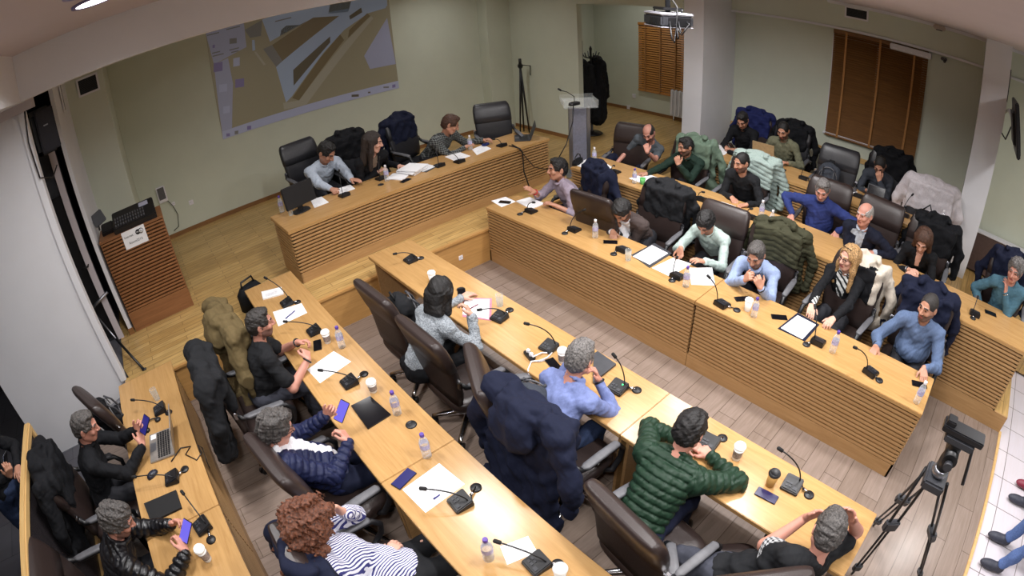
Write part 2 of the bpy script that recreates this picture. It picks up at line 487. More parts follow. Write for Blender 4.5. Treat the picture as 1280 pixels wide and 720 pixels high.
class Scaled:
    def __init__(s, F, q): s.F = F; s.q = q
    def ell(s, c, r, ax=None, k=0.02, op='add'): s.F.ell(c, tuple(v * s.q for v in r), ax, k, op)
    def cap(s, a, b, ra, rb=None, k=0.02, op='add'): s.F.cap(a, b, ra * s.q, None if rb is None else rb * s.q, k, op)
    def rbox(s, c, hs, rr, ax=None, k=0.02, op='add'): s.F.rbox(c, tuple(v * s.q for v in hs), rr * s.q, ax, k, op)
    def noise(s, *a): s.F.noise(*a)
def head_field(F, C, A, female=False, jaw=1.0, hs=1.0):
    """C head centre, A axes columns right, forward, up"""
    P = lambda x, y, z: C + A @ V(x * hs, y * hs, z * hs)
    F = Scaled(F, hs)
    F.ell(P(0, -0.012, 0.030), (0.076, 0.096, 0.088), A, k=0.0)
    F.ell(P(0, 0.022, -0.030), (0.061 * jaw, 0.070, 0.086), A, k=0.03)
    F.ell(P(0, 0.060, -0.088), (0.026 * jaw, 0.024, 0.022), A, k=0.03)
    for s_ in (-1, 1):
        F.cap(P(s_ * 0.056 * jaw, -0.005, -0.055), P(s_ * 0.02, 0.055, -0.092), 0.020, 0.018, k=0.025)
        F.ell(P(s_ * 0.040, 0.066, -0.022), (0.022, 0.020, 0.020), A, k=0.02)         # cheekbone
        F.ell(P(s_ * 0.030, 0.106, 0.012), (0.021, 0.020, 0.014), A, k=0.014, op='sub') # eye socket
        F.ell(P(s_ * 0.030, 0.078, 0.011), (0.0135, 0.0135, 0.0125), A, k=0.002)        # eyeball
        F.cap(P(s_ * 0.046, 0.078, 0.030), P(s_ * 0.012, 0.090, 0.030), 0.008, 0.008, k=0.012)  # brow ridge
        E = A @ np.array([[math.cos(0.35 * s_), -math.sin(0.35 * s_), 0], [math.sin(0.35 * s_), math.cos(0.35 * s_), 0], [0, 0, 1]])
        F.ell(P(s_ * 0.079, -0.012, -0.006), (0.009, 0.020, 0.033), E, k=0.008)         # ear
        F.ell(P(s_ * 0.088, -0.006, -0.004), (0.006, 0.010, 0.019), E, k=0.004, op='sub')
    F.cap(P(0, 0.090, 0.018), P(0, 0.113, -0.022), 0.0095, 0.0125, k=0.014)             # nose
    for s_ in (-1, 1): F.ell(P(s_ * 0.012, 0.100, -0.027), (0.010, 0.011, 0.008), A, k=0.008)
    F.cap(P(-0.020, 0.084, -0.056), P(0.020, 0.084, -0.056), 0.0075, 0.0075, k=0.010)   # lips
    F.cap(P(-0.015, 0.084, -0.066), P(0.015, 0.084, -0.066), 0.0075, 0.0075, k=0.008)
    F.cap(P(-0.022, 0.097, -0.061), P(0.022, 0.097, -0.061), 0.0022, 0.0022, k=0.004, op='sub')

def hair_field(C, A, style, seed, hs=1.0):
    h = 0.005
    P = lambda x, y, z: C + A @ V(x * hs, y * hs, z * hs)
    ext = {'long': 0.50, 'curly': 0.50, 'bob': 0.34}.get(style, 0.17)
    FF = Field(C - ext * hs, C + ext * 0.9 * hs, h if ext < 0.3 else 0.0065); F = Scaled(FF, hs)
    t = {'short': 0.008, 'crop': 0.004, 'thick': 0.016, 'receding': 0.010, 'ring': 0.006, 'long': 0.017, 'curly': 0.040, 'bob': 0.020, 'messy': 0.019}[style]
    F.ell(P(0, -0.014, 0.030), (0.076 + t, 0.096 + t, 0.088 + t), A, k=0)
    F.ell(P(0, -0.050, -0.020), (0.066 + t * .6, 0.058 + t * .6, 0.070 + t * .3), A, k=0.03)
    if style in ('short', 'thick', 'receding', 'messy'):
        F.ell(P(0, 0.035, 0.105), (0.052, 0.040, 0.012 + t * 0.6), A, k=0.03)
        for s_ in (-1, 1): F.cap(P(s_ * 0.074, 0.022, 0.02), P(s_ * 0.073, 0.018, -0.018), 0.009, 0.006, k=0.01)  # sideburns
    # forehead and face are open
    fz = {'receding': 0.105, 'ring': 0.30, 'thick': 0.080, 'messy': 0.078}.get(style, 0.088)
    F.rbox(P(0, 0.135, fz - 0.20), (0.062, 0.080, 0.20), 0.05, A, k=0.012, op='sub')
    F.rbox(P(0, 0.115, -0.15), (0.12, 0.105, 0.150), 0.03, A, k=0.010, op='sub')
    if style == 'receding':
        for s_ in (-1, 1): F.ell(P(s_ * 0.045, 0.085, 0.105), (0.030, 0.050, 0.035), A, k=0.012, op='sub')
    if style == 'ring':
        F.ell(P(0, 0.030, 0.110), (0.066, 0.125, 0.075), A, k=0.015, op='sub')
    if style in ('short', 'crop', 'ring', 'receding', 'thick', 'messy'):
        F.rbox(P(0, -0.02, -0.20), (0.2, 0.2, 0.115), 0.02, A, k=0.01, op='sub')
    if style == 'thick': F.noise(0.006, 90, seed); F.noise(0.004, 190, seed, (1, .5, 1))
    if style == 'messy': F.noise(0.009, 90, seed); F.noise(0.006, 200, seed)
    if style in ('short', 'receding'): F.noise(0.004, 110, seed); F.noise(0.003, 230, seed, (1, .4, 1))
    if style == 'bob':
        for s_ in (-1, 1):
            F.cap(P(s_ * 0.075, -0.01, 0.02), P(s_ * 0.088, 0.012, -0.135), 0.032, 0.026, k=0.03)
        F.rbox(P(0, -0.065, -0.060), (0.088, 0.050, 0.115), 0.045, A, k=0.03)
        F.noise(0.008, 60, seed)
    if style == 'long':
        for s_ in (-1, 1):
            F.cap(P(s_ * 0.068, 0.000, 0.04), P(s_ * 0.090, 0.01, -0.10), 0.030, 0.030, k=0.03)
            F.cap(P(s_ * 0.088, 0.008, -0.10), P(s_ * 0.10, 0.03, -0.29), 0.032, 0.020, k=0.03)
        F.rbox(P(0, -0.075, -0.10), (0.100, 0.044, 0.175), 0.04, A, k=0.03)
        F.noise(0.005, 60, seed, (1, 1, 0.2)); F.noise(0.004, 140, seed, (1, 1, 0.2))
    if style == 'curly':
        for s_ in (-1, 1):
            F.cap(P(s_ * 0.085, -0.02, 0.02), P(s_ * 0.135, -0.01, -0.16), 0.055, 0.055, k=0.04)
            F.cap(P(s_ * 0.05, -0.09, 0.02), P(s_ * 0.085, -0.11, -0.24), 0.07, 0.055, k=0.04)
        F.noise(0.024, 70, seed); F.noise(0.018, 150, seed + 1)
    if style in ('long', 'bob', 'curly'):
        F.rbox(P(0, 0.105, -0.12), (0.052, 0.085, 0.195), 0.04, A, k=0.012, op='sub')
    return FF

PEOPLE = []
def person(name_label, head, hz, yaw, floor=0.0, hyaw=None, pitch=20, roll=0, rw=None, lw=None, rh=None, lh=None, re=None, le=None, top=None, topcol2=None, sleeve='long', puff=0.0,
           hair='short', haircol='darkbrown', skin='tan', beard=None, trousers=None, build=1.0, belly=0.0, collar=True, front=None, lean_side=0.0, h=0.0055, glasses=False, twist=0.0, stand=False,
           hips=None, legs=None, watch=None, feet=None, shoecol=None, seed=1, stripes=None, head_w=None, hs=1.04, nohands=False, lip=True, kneeZ=None):
    C = V(*(head_w if head_w is not None else at(head[0], head[1], floor + hz)))
    y = R_(yaw); Fw = V(math.cos(y), math.sin(y), 0); Rt = V(math.sin(y), -math.cos(y), 0); Z = V(0, 0, 1.0)
    hy = R_(yaw if hyaw is None else hyaw); p = R_(pitch)
    hf = V(math.cos(hy) * math.cos(p), math.sin(hy) * math.cos(p), -math.sin(p))
    A = frame(hf, Z, R_(roll))
    sp = math.sin(p)
    N = C - A[:, 2] * 0.06 * hs - Z * (0.085 * hs) - Fw * (0.035 + 0.05 * sp)
    Lt = 0.50
    if stand:
        P = N - Z * 0.52
    else:
        pz = floor + 0.575
        dz = N[2] - pz
        hor = math.sqrt(max(0.0, Lt * Lt - dz * dz)) if dz < Lt else 0.0
        P = N - Fw * hor - Rt * lean_side; P[2] = pz if dz < Lt + 0.06 else N[2] - Lt
        if hips is not None: P = V(*hips)
    U = unit(N - P); Lt = np.linalg.norm(N - P)
    tw = R_(twist); Rs = Rt * math.cos(tw) + Fw * math.sin(tw)
    Rs = unit(Rs - U * (Rs @ U)); Fs = np.cross(U, Rs); Rp = unit(Rt - U * (Rt @ U)); Fp = np.cross(U, Rp)
    T = np.stack([Rs, Fs, U], 1)
    b = build
    Sr = P + U * Lt * 0.85 + Rs * 0.178 * b + Fs * 0.015; Sl = P + U * Lt * 0.85 - Rs * 0.178 * b + Fs * 0.015
    L1, L2 = 0.295 * (0.96 + 0.04 * b), 0.262
    def dflt(s_): return P + Fw * 0.38 + Rt * s_ * 0.20 + Z * 0.22
    Wr = V(*rw) if rw is not None else dflt(1); Wl = V(*lw) if lw is not None else dflt(-1)
    hr = V(*re) if re is not None else (Rt * 0.7 - Z * 0.9 - Fw * 0.2)
    hl = V(*le) if le is not None else (-Rt * 0.7 - Z * 0.9 - Fw * 0.2)
    Er, Wr = ik(Sr, Wr, L1, L2, hr); El, Wl = ik(Sl, Wl, L1, L2, hl)
    hipR = P + Rp * 0.09 + U * 0.0; hipL = P - Rp * 0.09
    if stand:
        Kr = hipR - Z * 0.42 + Fw * 0.02; Kl = hipL - Z * 0.42 - Fw * 0.02; Ar = V(Kr[0], Kr[1], floor + 0.09); Al = V(Kl[0], Kl[1], floor + 0.09)
        if legs: Kr, Ar, Kl, Al = [V(*q) for q in legs]
    elif legs is not None:
        Kr, Ar, Kl, Al = [V(*q) for q in legs]
    else:
        kz = kneeZ or 0.52
        Kr = V(*(P + Fw * 0.42 + Rt * 0.13)); Kr[2] = floor + kz; Kl = V(*(P + Fw * 0.42 - Rt * 0.13)); Kl[2] = floor + kz
        Ar = Kr - Fw * 0.03; Ar[2] = floor + 0.09; Al = Kl - Fw * 0.03; Al[2] = floor + 0.09
    pts = np.array([C + 0.14, C - 0.14, Sr, Sl, Er, El, Wr, Wl, P, Kr, Kl, Ar, Al])
    lo = pts.min(0) - 0.24; hi = pts.max(0) + 0.24
    # --- body
    F = Field(lo, hi, h)
    def torso(F, e, k=0.05):
        F.ell(P + U * 0.02, (0.160 * b + e, 0.112 * b + e, 0.11 + e), np.stack([Rp, Fp, U], 1), k)
        F.ell(P + U * 0.17 + Fs * belly * 0.5, (0.146 * b + belly * .5 + e, 0.105 * b + belly + e, 0.15 + e), T, k)
        F.ell(P + U * Lt * 0.63, (0.162 * b + e, 0.112 * b + e, 0.17 + e), T, k)
        F.cap(Sr - Rs * 0.02, Sl + Rs * 0.02, 0.054 * b + e, 0.054 * b + e, k)
        F.cap(N - U * 0.01 + Rs * 0.03, Sr + U * 0.01, 0.042 + e, 0.046 + e, k); F.cap(N - U * 0.01 - Rs * 0.03, Sl + U * 0.01, 0.042 + e, 0.046 + e, k)
    sub = -0.014
    torso(F, sub)
    hb = C - A[:, 2] * 0.055 - A[:, 1] * 0.020
    F.cap(N - U * 0.04, hb, 0.056 * (0.9 + 0.1 * b), 0.052, 0.02)
    for S, E, W in ((Sr, Er, Wr), (Sl, El, Wl)):
        if sleeve == 'long': F.cap(S, E, 0.036, 0.030, 0.03); F.cap(E, W, 0.030, 0.0265, 0.01)
        elif sleeve == 'elbow': F.cap(S, E, 0.036, 0.034, 0.03); F.cap(E, E + (W - E) * .3, 0.034, 0.038, 0.01); F.cap(E + (W - E) * .25, W, 0.038, 0.027, 0.01)
        else: F.cap(S, S + (E - S) * .6, 0.040 * b, 0.043 * b, 0.03); F.cap(S + (E - S) * .5, E, 0.045 * b, 0.040 * b, 0.03); F.cap(E, W, 0.041 * b, 0.027, 0.01)
    for hp, K, An in ((hipR, Kr, Ar), (hipL, Kl, Al)):
        F.cap(hp, K, 0.075, 0.052, 0.03); F.cap(K, An, 0.050, 0.034, 0.01)
    if not nohands:
        for W, E, S_, spec in ((Wr, Er, 1, rh), (Wl, El, -1, lh)):
            spec = spec or {}
            fd = unit(W - E)
            d = unit(V(*spec['d'])) if 'd' in spec else unit(fd + V(0, 0, -0.05))
            n = V(*spec.get('n', (0, 0, -1.0)))
            if abs(unit(n) @ d) > 0.93: n = n + Rt * -S_ * 0.8 + Fw * 0.3
            hand(F, W, d, n, S_, spec.get('curl', 0.35), spec.get('thumb', 0.4), spec.get('sc', 1.0), spec.get('tight', False))
    head_field(F, C, A, hs=hs, jaw=0.92 if hair in ('long', 'bob', 'curly') else 1.0)
    sk = skinmat(skin, haircol); bm_ = beardmat(skin, beard) if beard else sk
    hm = hairmat(haircol)
    def mf(X):
        q = (X - C) @ A / hs; m = np.zeros(len(X), int)
        near = np.abs(q).max(1) < 0.13
        if beard: m[near & (q[:, 2] < -0.035) & (q[:, 1] > -0.005) & (q[:, 2] > -0.125)] = 1
        m[near & (((np.abs(q[:, 0]) - 0.030) ** 2 + (q[:, 2] - 0.010) ** 2) < 0.0095 ** 2) & (q[:, 1] > 0.078)] = 2
        m[near & (np.abs(np.abs(q[:, 0]) - 0.030) < 0.019) & (np.abs(q[:, 2] - 0.031 - 0.08 * (0.03 - np.abs(np.abs(q[:, 0]) - 0.030))) < 0.0055) & (q[:, 1] > 0.06)] = 3
        if lip: m[near & (np.abs(q[:, 0]) < 0.024) & (np.abs(q[:, 2] + 0.061) < 0.0095) & (q[:, 1] > 0.080)] = 4
        return m
    body = obj('person', F.mesh('person', mf), [sk, bm_, M_eye, hm, M_lip])
    tag(body, name_label, 'person')
    # --- hair
    if hair:
        HF = hair_field(C, A, hair, seed, hs); obj('hair', HF.mesh('hair'), hm, body)
    # --- top
    G = Field(lo, hi, 0.0075); e = 0.008 + puff * 0.6
    torso(G, e, 0.045)
    for S, E, W in ((Sr, Er, Wr), (Sl, El, Wl)):
        fd = unit(W - E)
        if sleeve == 'long':
            G.cap(S, E, 0.058 * b + puff, 0.051 * b + puff * .8, 0.035); G.cap(E, W - fd * 0.02, 0.052 * b + puff * .8, 0.039 + puff * .4, 0.012)
        elif sleeve == 'elbow':
            G.cap(S, E, 0.058 * b, 0.054 * b, 0.035); G.cap(E, E + fd * 0.07, 0.054 * b, 0.052, 0.012)
        else:
            m = S + (E - S) * 0.72
            G.cap(S, m, 0.060 * b, 0.060 * b, 0.035)
    if sleeve != 'long':
        for S, E, W in ((Sr, Er, Wr), (Sl, El, Wl)):
            pass
    G.ell(P - U * 0.07, (0.30, 0.30, 0.085), T, k=0.01, op='sub')
    G.cap(N + U * 0.025 + Fs * 0.02, N + U * 0.14 + Fs * 0.05, 0.060, 0.075, k=0.01, op='sub')
    if collar: 
        for i in range(14):
            w0, w1 = [2 * PI * (i + q) / 14 for q in (0, 1)]
            if abs(math.sin((w0 + w1) / 2) - 1) < 0.06: continue
            pp = [N + U * (0.018 + 0.012 * (1 - math.sin(w))) + Rs * 0.067 * math.cos(w) + Fs * (0.070 * math.sin(w) + 0.012) for w in (w0, w1)]
            G.cap(pp[0], pp[1], 0.013 + puff * .3, k=0.006)
    if puff > 0.008:
        Uv = U.copy(); per = 0.050
        def quilt(X):
            q = (X - P); s1 = (q @ Uv)
            out = (1 - np.abs(np.sin(PI * s1 / per))) ** 2 * .015 - .003
            for S, E, W in ((Sr, Er, Wr), (Sl, El, Wl)):
                for a0, b0 in ((S, E), (E, W)):
                    dd = b0 - a0; L = np.linalg.norm(dd); tt = ((X - a0) @ dd) / L
                    dist = np.linalg.norm((X - a0) - np.outer(np.clip(tt, 0, L), dd / L), axis=1)
                    ina = (dist < 0.085 + puff) & (np.abs((X - P) @ Rs) > 0.155 * b) | (dist < 0.075) & (tt > 0.1)
                    out = np.where(ina, (1 - np.abs(np.sin(PI * tt / per))) ** 2 * .014 - .003, out)
            return out
        G.apply(quilt); G.noise(0.006, 60, seed)
    else:
        G.noise(0.007, 34, seed); G.noise(0.004, 75, seed + 3)
    def gf(X):
        q = (X - P) @ T; m = np.zeros(len(X), int)
        if front is not None:
            zz = (q[:, 2] - 0.10) / (Lt - 0.10)
            m[(q[:, 2] < front.get('z1', 9)) & ((q[:, 1] > 0.02) | bool(front.get('both'))) & (np.abs(q[:, 0]) < front.get('w', 0.055) * np.clip(zz, 0, 1.2) + front.get('w0', 0.0)) & (q[:, 2] > front.get('z0', 0.10))] = 1
        if front is not None and front.get('cuff'):
            for E, W in ((Er, Wr), (El, Wl)):
                fd = unit(W - E); m[(np.linalg.norm(X - W, axis=1) < 0.07) & ((X - W) @ fd > -0.03)] = 1
        return m
    tm = top
    obj('top' if not puff else 'jacket', G.mesh('top', gf), [tm, (front or {}).get('mat', tm)], body)
    # --- trousers and shoes
    tr = trousers or mat('dark trousers', (26, 27, 34), 0.8, var=0.15)
    G = Field(lo, hi, 0.011)
    G.ell(P + U * 0.0, (0.168 * b, 0.122 * b, 0.115), np.stack([Rp, Fp, U], 1), 0)
    for hp, K, An in ((hipR, Kr, Ar), (hipL, Kl, Al)):
        G.cap(hp, K, 0.088 * b, 0.066, 0.04); G.cap(K, An - unit(An - K) * 0.02, 0.066, 0.050, 0.015)
    G.noise(0.010, 30, seed + 5)
    obj('trousers', G.mesh('trousers'), tr, body)
    sm = shoecol or mat('black shoe leather', (20, 19, 20), 0.4)
    for An, K in ((Ar, Kr), (Al, Kl)):
        fdir = Fw if feet is None else unit(V(*feet))
        G = Field(An - 0.24, An + 0.24, 0.010); Bq = frame(fdir)
        G.ell(An + fdir * 0.09 - Z * 0.045, (0.048, 0.135, 0.042), Bq, 0); G.cap(An - Z * 0.03 - fdir * 0.01, An + Z * 0.0, 0.045, 0.045, 0.03)
        G.half(V(0, 0, An[2] - 0.088), (0, 0, -1))
        G.half(V(0, 0, An[2] + 0.03), (0, 0, 1))
        obj('shoe', G.mesh('shoe'), (sm[0] if An is Ar else sm[1]) if isinstance(sm, tuple) else sm, body)
    if glasses:
        mb = MB(); PP = lambda x, y_, z: C + A @ V(x, y_, z)
        for s_ in (-1, 1):
            pts_ = [PP(s_ * 0.032 + 0.021 * math.cos(w), 0.104, 0.010 + 0.016 * math.sin(w)) for w in np.linspace(0, 2 * PI, 15)]
            mb.tube(pts_, 0.0022, 6)
            mb.tube([PP(s_ * 0.054, 0.102, 0.014), PP(s_ * 0.078, 0.06, 0.012), PP(s_ * 0.081, -0.005, 0.010)], 0.0022, 6)
        mb.tube([PP(-0.011, 0.106, 0.012), PP(0, 0.111, 0.014), PP(0.011, 0.106, 0.012)], 0.0022, 6)
        mb.build('glasses', M_black, body)
    if watch:
        for s_ in watch:
            E, W = (Er, Wr) if s_ == 'r' else (El, Wl)
            fd = unit(W - E); c = W - fd * 0.012
            q = frame(fd); mb = MB()
            ring = [c + q[:, 0] * 0.033 * math.cos(w) + q[:, 2] * 0.033 * math.sin(w) for w in np.linspace(0, 2 * PI, 17)]
            mb.tube(ring, 0.008, 8); mb.build('wristwatch' if len(watch) == 1 else 'bracelet', watch[s_] if isinstance(watch, dict) else M_black, body)
    info = dict(obj=body, P=P, N=N, C=C, A=A, Wr=Wr, Wl=Wl, Er=Er, El=El, Sr=Sr, Sl=Sl, Fw=Fw, Rt=Rt, T=T, floor=floor, yaw=yaw)
    PEOPLE.append(info)
    return info
# ------------------------------------------------------------------ the room
PF = 0.46      # raised platform
T2, T3 = 0.20, 0.40
BW = 8.87      # back wall
CZ = 3.87
mb = MB(); mb.bx(-1.95, 5.0, -1.43, 4.965, -0.12, 0.0); mb.bx(-1.95, -1.13, 4.965, 5.2, -0.12, 0.0); mb.bx(-1.14, -1.13, 4.965, 5.2, 0.0, PF); struct('floor', mb, M_lam, 'grey brown laminate floor of the sunken pit', 'floor')
mb = MB(); mb.bx(-1.13, 10.1, 4.985, BW, 0.2, PF); mb.bx(-1.0, 10.1, 4.985, BW, 0.0, 0.2); struct('floor_platform', mb, M_par, 'yellow parquet floor of the raised platform', 'floor')
mb = MB(); mb.bx(-1.13, 5.0, 4.965, 4.985, 0.0, PF - 0.03); mb.bx(-1.13, 5.0, 4.945, 4.99, PF - 0.03, PF + 0.001, bev=0.004); struct('trim_riser', mb, M_rise, 'pale board riser of the platform', 'riser')
mb = MB(); mb.bx(5.02, 6.35, -1.43, 4.985, 0.0, T2); struct('floor_tier', mb, M_par, 'parquet floor of the first tier', 'floor')
mb = MB(); mb.bx(6.37, 8.35, -0.42, 4.6, 0.0, T3); mb.bx(6.37, 8.35, -4.2, -0.42, 0.0, T2); struct('floor_upper', mb, M_par, 'parquet floor of the upper tier', 'floor')
mb = MB(); mb.bx(5.0, 5.02, -1.43, 4.98, 0.0, T2); struct('trim_tier', mb, M_slat, 'board riser of the first tier', 'riser')
mb = MB(); mb.bx(6.35, 6.37, -0.42, 4.6, T2, T3); struct('trim_upper', mb, M_slat, 'board riser of the upper tier', 'riser')
M_tile = planks('white floor tile', [(214, 208, 214), (206, 200, 208)], (120, 112, 112), 0.40, 0.40, 0.3, gap=0.005, grain=0.97)
M_tile.node_tree.nodes['Brick Texture'].offset = 0.0
mb = MB(); mb.bx(-1.95, 9.0, -4.2, -1.45, -0.12, -0.03); struct('floor_tile', mb, M_tile, 'white tiled floor strip for the audience', 'floor')
mb = MB(); mb.bx(-1.95, 5.02, -1.462, -1.428, -0.1, 0.012, bev=0.004); struct('trim_step', mb, M_trim, 'pale edging of the laminate floor', 'trim')
M_tiled = planks('grey corridor tile', [(92, 92, 98), (84, 84, 92)], (50, 50, 54), 0.5, 0.5, 0.4, grain=0.95)
mb = MB(); mb.bx(-5.5, -1.95, -1.5, 5.2, -0.12, -0.01); struct('floor_corridor', mb, M_tiled, 'grey tiled corridor floor', 'floor')
# back wall, column, pilaster, side walls
mb = MB(); mb.bx(-1.0, 7.4, BW, BW + 0.15, PF, CZ); struct('wall_back', mb, M_wall)
mb = MB(); mb.bx(6.61, 7.2, 8.58, BW, PF, CZ); struct('wall_pilaster', mb, M_wall, 'pilaster at the right end of the back wall', 'wall')
mb = MB(); mb.bx(-1.0, -0.385, 7.35, BW, PF, CZ); struct('wall_column', mb, M_wall, 'square column with a vent beside the left wall', 'wall')
mb = MB(); mb.bx(-0.98, -0.93, 6.13, 7.4, PF, CZ); struct('wall_left', mb, M_white)
mb = MB(); mb.bx(-1.42, -1.30, 5.28, 6.13, 3.02, CZ); struct('wall_header', mb, M_white, 'wall above the left doorway', 'wall')
mb = MB(); mb.bx(-2.55, -1.13, 5.2, 5.28, 0.0, 3.38); struct('wall_panel', mb, M_white, 'white wall panel beside the left doorway', 'wall')
mb = MB(); mb.bx(-2.6, -1.0, 5.15, 5.25, 3.38, CZ); struct('wall_soffit', mb, M_ceil, 'wall above the white panel', 'wall')
mb = MB(); mb.bx(-1.185, -1.11, 5.17, 5.30, PF, 3.38, bev=0.006); struct('trim_jamb', mb, M_white, 'white door jamb of the left doorway', 'trim')
mb = MB(); mb.bx(7.2, 7.32, 6.72, BW, PF, CZ); struct('wall_right', mb, M_wall)
mb = MB(); mb.bx(7.2, 7.32, 4.5, 6.72, 3.12, CZ); struct('wall_lintel', mb, M_wall, 'wall over the wide opening to the alcove', 'wall')
mb = MB(); mb.bx(7.25, 8.5, 4.15, 4.50, PF - .3, CZ); struct('wall_pier', mb, M_white, 'white pier between alcove and window bay', 'wall')
mb = MB(); mb.bx(10.1, 10.22, 4.5, 9.6, PF, CZ); mb2 = mb; struct('wall_alcove', mb, M_wall, 'alcove wall with the small blind', 'wall')
mb = MB(); mb.bx(7.3, 10.1, 8.87, 9.0, PF, CZ); struct('wall_alcove_end', mb, M_wall, 'end wall of the alcove', 'wall')
mb = MB(); mb.bx(8.5, 10.1, 4.4, 4.5, PF, CZ); struct('wall_alcove_side', mb, M_wall, 'side wall of the alcove', 'wall')
mb = MB(); mb.bx(8.35, 8.5, -4.2, 4.15, 0.0, CZ); struct('wall_window', mb, M_wall, 'wall with the large blind behind the upper tier', 'wall')
mb = MB(); mb.bx(8.19, 8.36, -4.2, 4.15, 3.145, CZ - .3); struct('wall_band', mb, M_wall, 'wide plaster band above the window wall', 'wall')
mb = MB(); mb.bx(7.28, 8.35, -0.42, -0.05, 0.0, 3.56); struct('wall_pier_right', mb, M_white, 'white pier at the end of the upper tier', 'wall')
mb = MB(); mb.bx(-1.9, 8.35, 4.85, 5.2, 3.467, CZ); struct('wall_beam', mb, M_white, 'beam across the room', 'beam')
mb = MB(); mb.bx(-1.28, -1.05, 0.5, 4.9, 3.467, CZ); struct('wall_beam_left', mb, M_white, 'beam along the left side', 'beam')
mb = MB(); mb.bx(-5.5, 10.2, -4.2, 9.0, CZ, CZ + 0.1); struct('ceiling', mb, M_ceil)
mb = MB(); mb.bx(1.6, 8.2, -4.2, 2.42, 3.55, 3.80); mb.bx(7.3, 8.2, 2.42, 4.15, 3.55, 3.80); struct('ceiling_drop', mb, M_ceil, 'lowered ceiling over the tiers', 'ceiling')
mb = MB(); mb.bx(7.98, 8.2, -4.2, 2.42, 3.51, 3.56, bev=0.01); mb.bx(8.16, 8.24, -4.2, 4.15, 3.13, 3.165, bev=0.006); struct('trim_cornice', mb, M_white, 'white cornice along the plaster band', 'trim')
# dark corridor behind the left doorway, wall behind it
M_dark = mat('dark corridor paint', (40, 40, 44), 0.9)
mb = MB(); mb.bx(-5.5, -5.4, -1.5, 8.0, 0, CZ); mb.bx(-5.5, -1.0, 7.4, 7.5, 0, CZ); struct('wall_corridor', mb, M_dark, 'dark wall of the corridor', 'wall')
mb = MB(); mb.bx(-5.5, -2.6, 5.2, 7.5, -0.02, 0.0); mb.bx(-2.6, -1.0, 5.28, 7.4, PF - .1, PF - .02); struct('floor_hall', mb, M_tiled, 'dark floor behind the left doorway', 'floor')
# tall rear walls of the part behind the camera
mb = MB(); mb.bx(-5.5, 9.0, -4.3, -4.2, -0.1, CZ); struct('wall_rear', mb, M_wall)
# baseboards
mb = MB(); mb.bx(-0.38, 6.6, BW - 0.015, BW, PF, PF + 0.07); mb.bx(6.595, 6.61, 8.58, BW, PF, PF + .07); struct('baseboard_back', mb, M_brown)
mb = MB(); mb.bx(7.185, 7.2, 6.72, 8.6, PF, PF + 0.07); mb.bx(7.185, 7.32, 6.705, 6.72, PF, PF + .07); struct('baseboard_right', mb, M_brown)
mb = MB(); mb.bx(10.085, 10.1, 4.5, 8.87, PF, PF + 0.07); struct('baseboard_alcove', mb, M_brown)
mb = MB(); mb.bx(-0.99, -0.915, 6.115, 6.135, PF, PF + 0.08); struct('baseboard_left', mb, M_brown)
mb = MB(); mb.bx(8.325, 8.35, -0.05, 4.15, T3 + 0.72, T3 + 0.80, bev=0.004); struct('trim_rail', mb, M_trim, 'pale wooden chair rail under the window', 'trim')

# vents and sockets
def vent(name, label, c, w, h, axis, n):
    t = thing(name, label, 'vent', c)
    fr = MB(); sl = MB(); bk = MB()
    def bxx(m, a0, a1, z0, z1, d0, d1):
        if axis == 'y': m.bx(a0, a1, -d1, -d0, z0, z1)
        else: m.bx(-d1, -d0, a0, a1, z0, z1)
    b = 0.025
    for (a0, a1, z0, z1) in ((-w / 2 - b, w / 2 + b, h / 2, h / 2 + b), (-w / 2 - b, w / 2 + b, -h / 2 - b, -h / 2), (-w / 2 - b, -w / 2, -h / 2, h / 2), (w / 2, w / 2 + b, -h / 2, h / 2)):
        bxx(fr, a0, a1, z0, z1, 0, 0.02)
    bxx(bk, -w / 2, w / 2, -h / 2, h / 2, 0, 0.004)
    for i in range(n):
        z = -h / 2 + (i + 0.5) * h / n; bxx(sl, -w / 2, w / 2, z - 0.004, z + 0.004, 0.004, 0.016)
    fr.build('frame', M_white, t); bk.build('backing', M_blackm, t); sl.build('grille', M_gcase, t)
p = aty(110, 106, 7.35); vent('air_vent', 'dark air vent high on the column beside the projected slide', p, 0.26, 0.19, 'y', 12)
p = atx(1071, 17, 8.19); vent('air_vent', 'dark rectangular air vent in the plaster band above the large blind', p, 0.33, 0.13, 'x', 8)
p = atx(77, 122, -0.92); p.y = max(p.y, 6.5)
t = thing('slot_vent', 'narrow dark slot vent high on the white wall by the doorway', 'vent', p)
MB().bx(0.0, 0.012, -0.05, 0.05, -0.16, 0.16).build('slot', M_black, t); MB().bx(0.0, 0.02, -0.08, -0.05, -0.18, 0.18).bx(0.0, 0.02, 0.05, 0.08, -0.18, 0.18).build('frame', M_white, t)
def socket(p, label, axis, s=0.08):
    t = thing('wall_socket', label, 'socket', p)
    m = MB(); m.box((0, 0, 0), (s, 0.016, s) if axis == 'y' else (0.016, s, s), bev=0.004); m.build('cover', M_capw, t)
    m = MB()
    for q in (-.012, .012): m.box((q, -0.009, 0) if axis == 'y' else (-0.009, q, 0), (0.007, 0.004, 0.007))
    m.build('holes', M_black, t)
socket(aty(239, 253, BW), 'white wall socket low on the wall behind the lectern', 'y')
socket(aty(216, 247, BW) + Vector((-.02, 0, -.1)), 'small white socket just under the wall box cable', 'y', 0.06)
socket(atx(749, 112, 10.1) + Vector((-.008, -1.1, .0)), 'white wall socket beside the small blind in the alcove', 'x', 0.1)
socket(atx(786, 134, 10.1) + Vector((-.008, 0, .0)), 'white socket near the floor under the small blind', 'x', 0.1)
p = aty(202, 243, BW)
t = thing('wall_box', 'flat white box with trailing cable on the wall above the lectern', 'wall box', p)
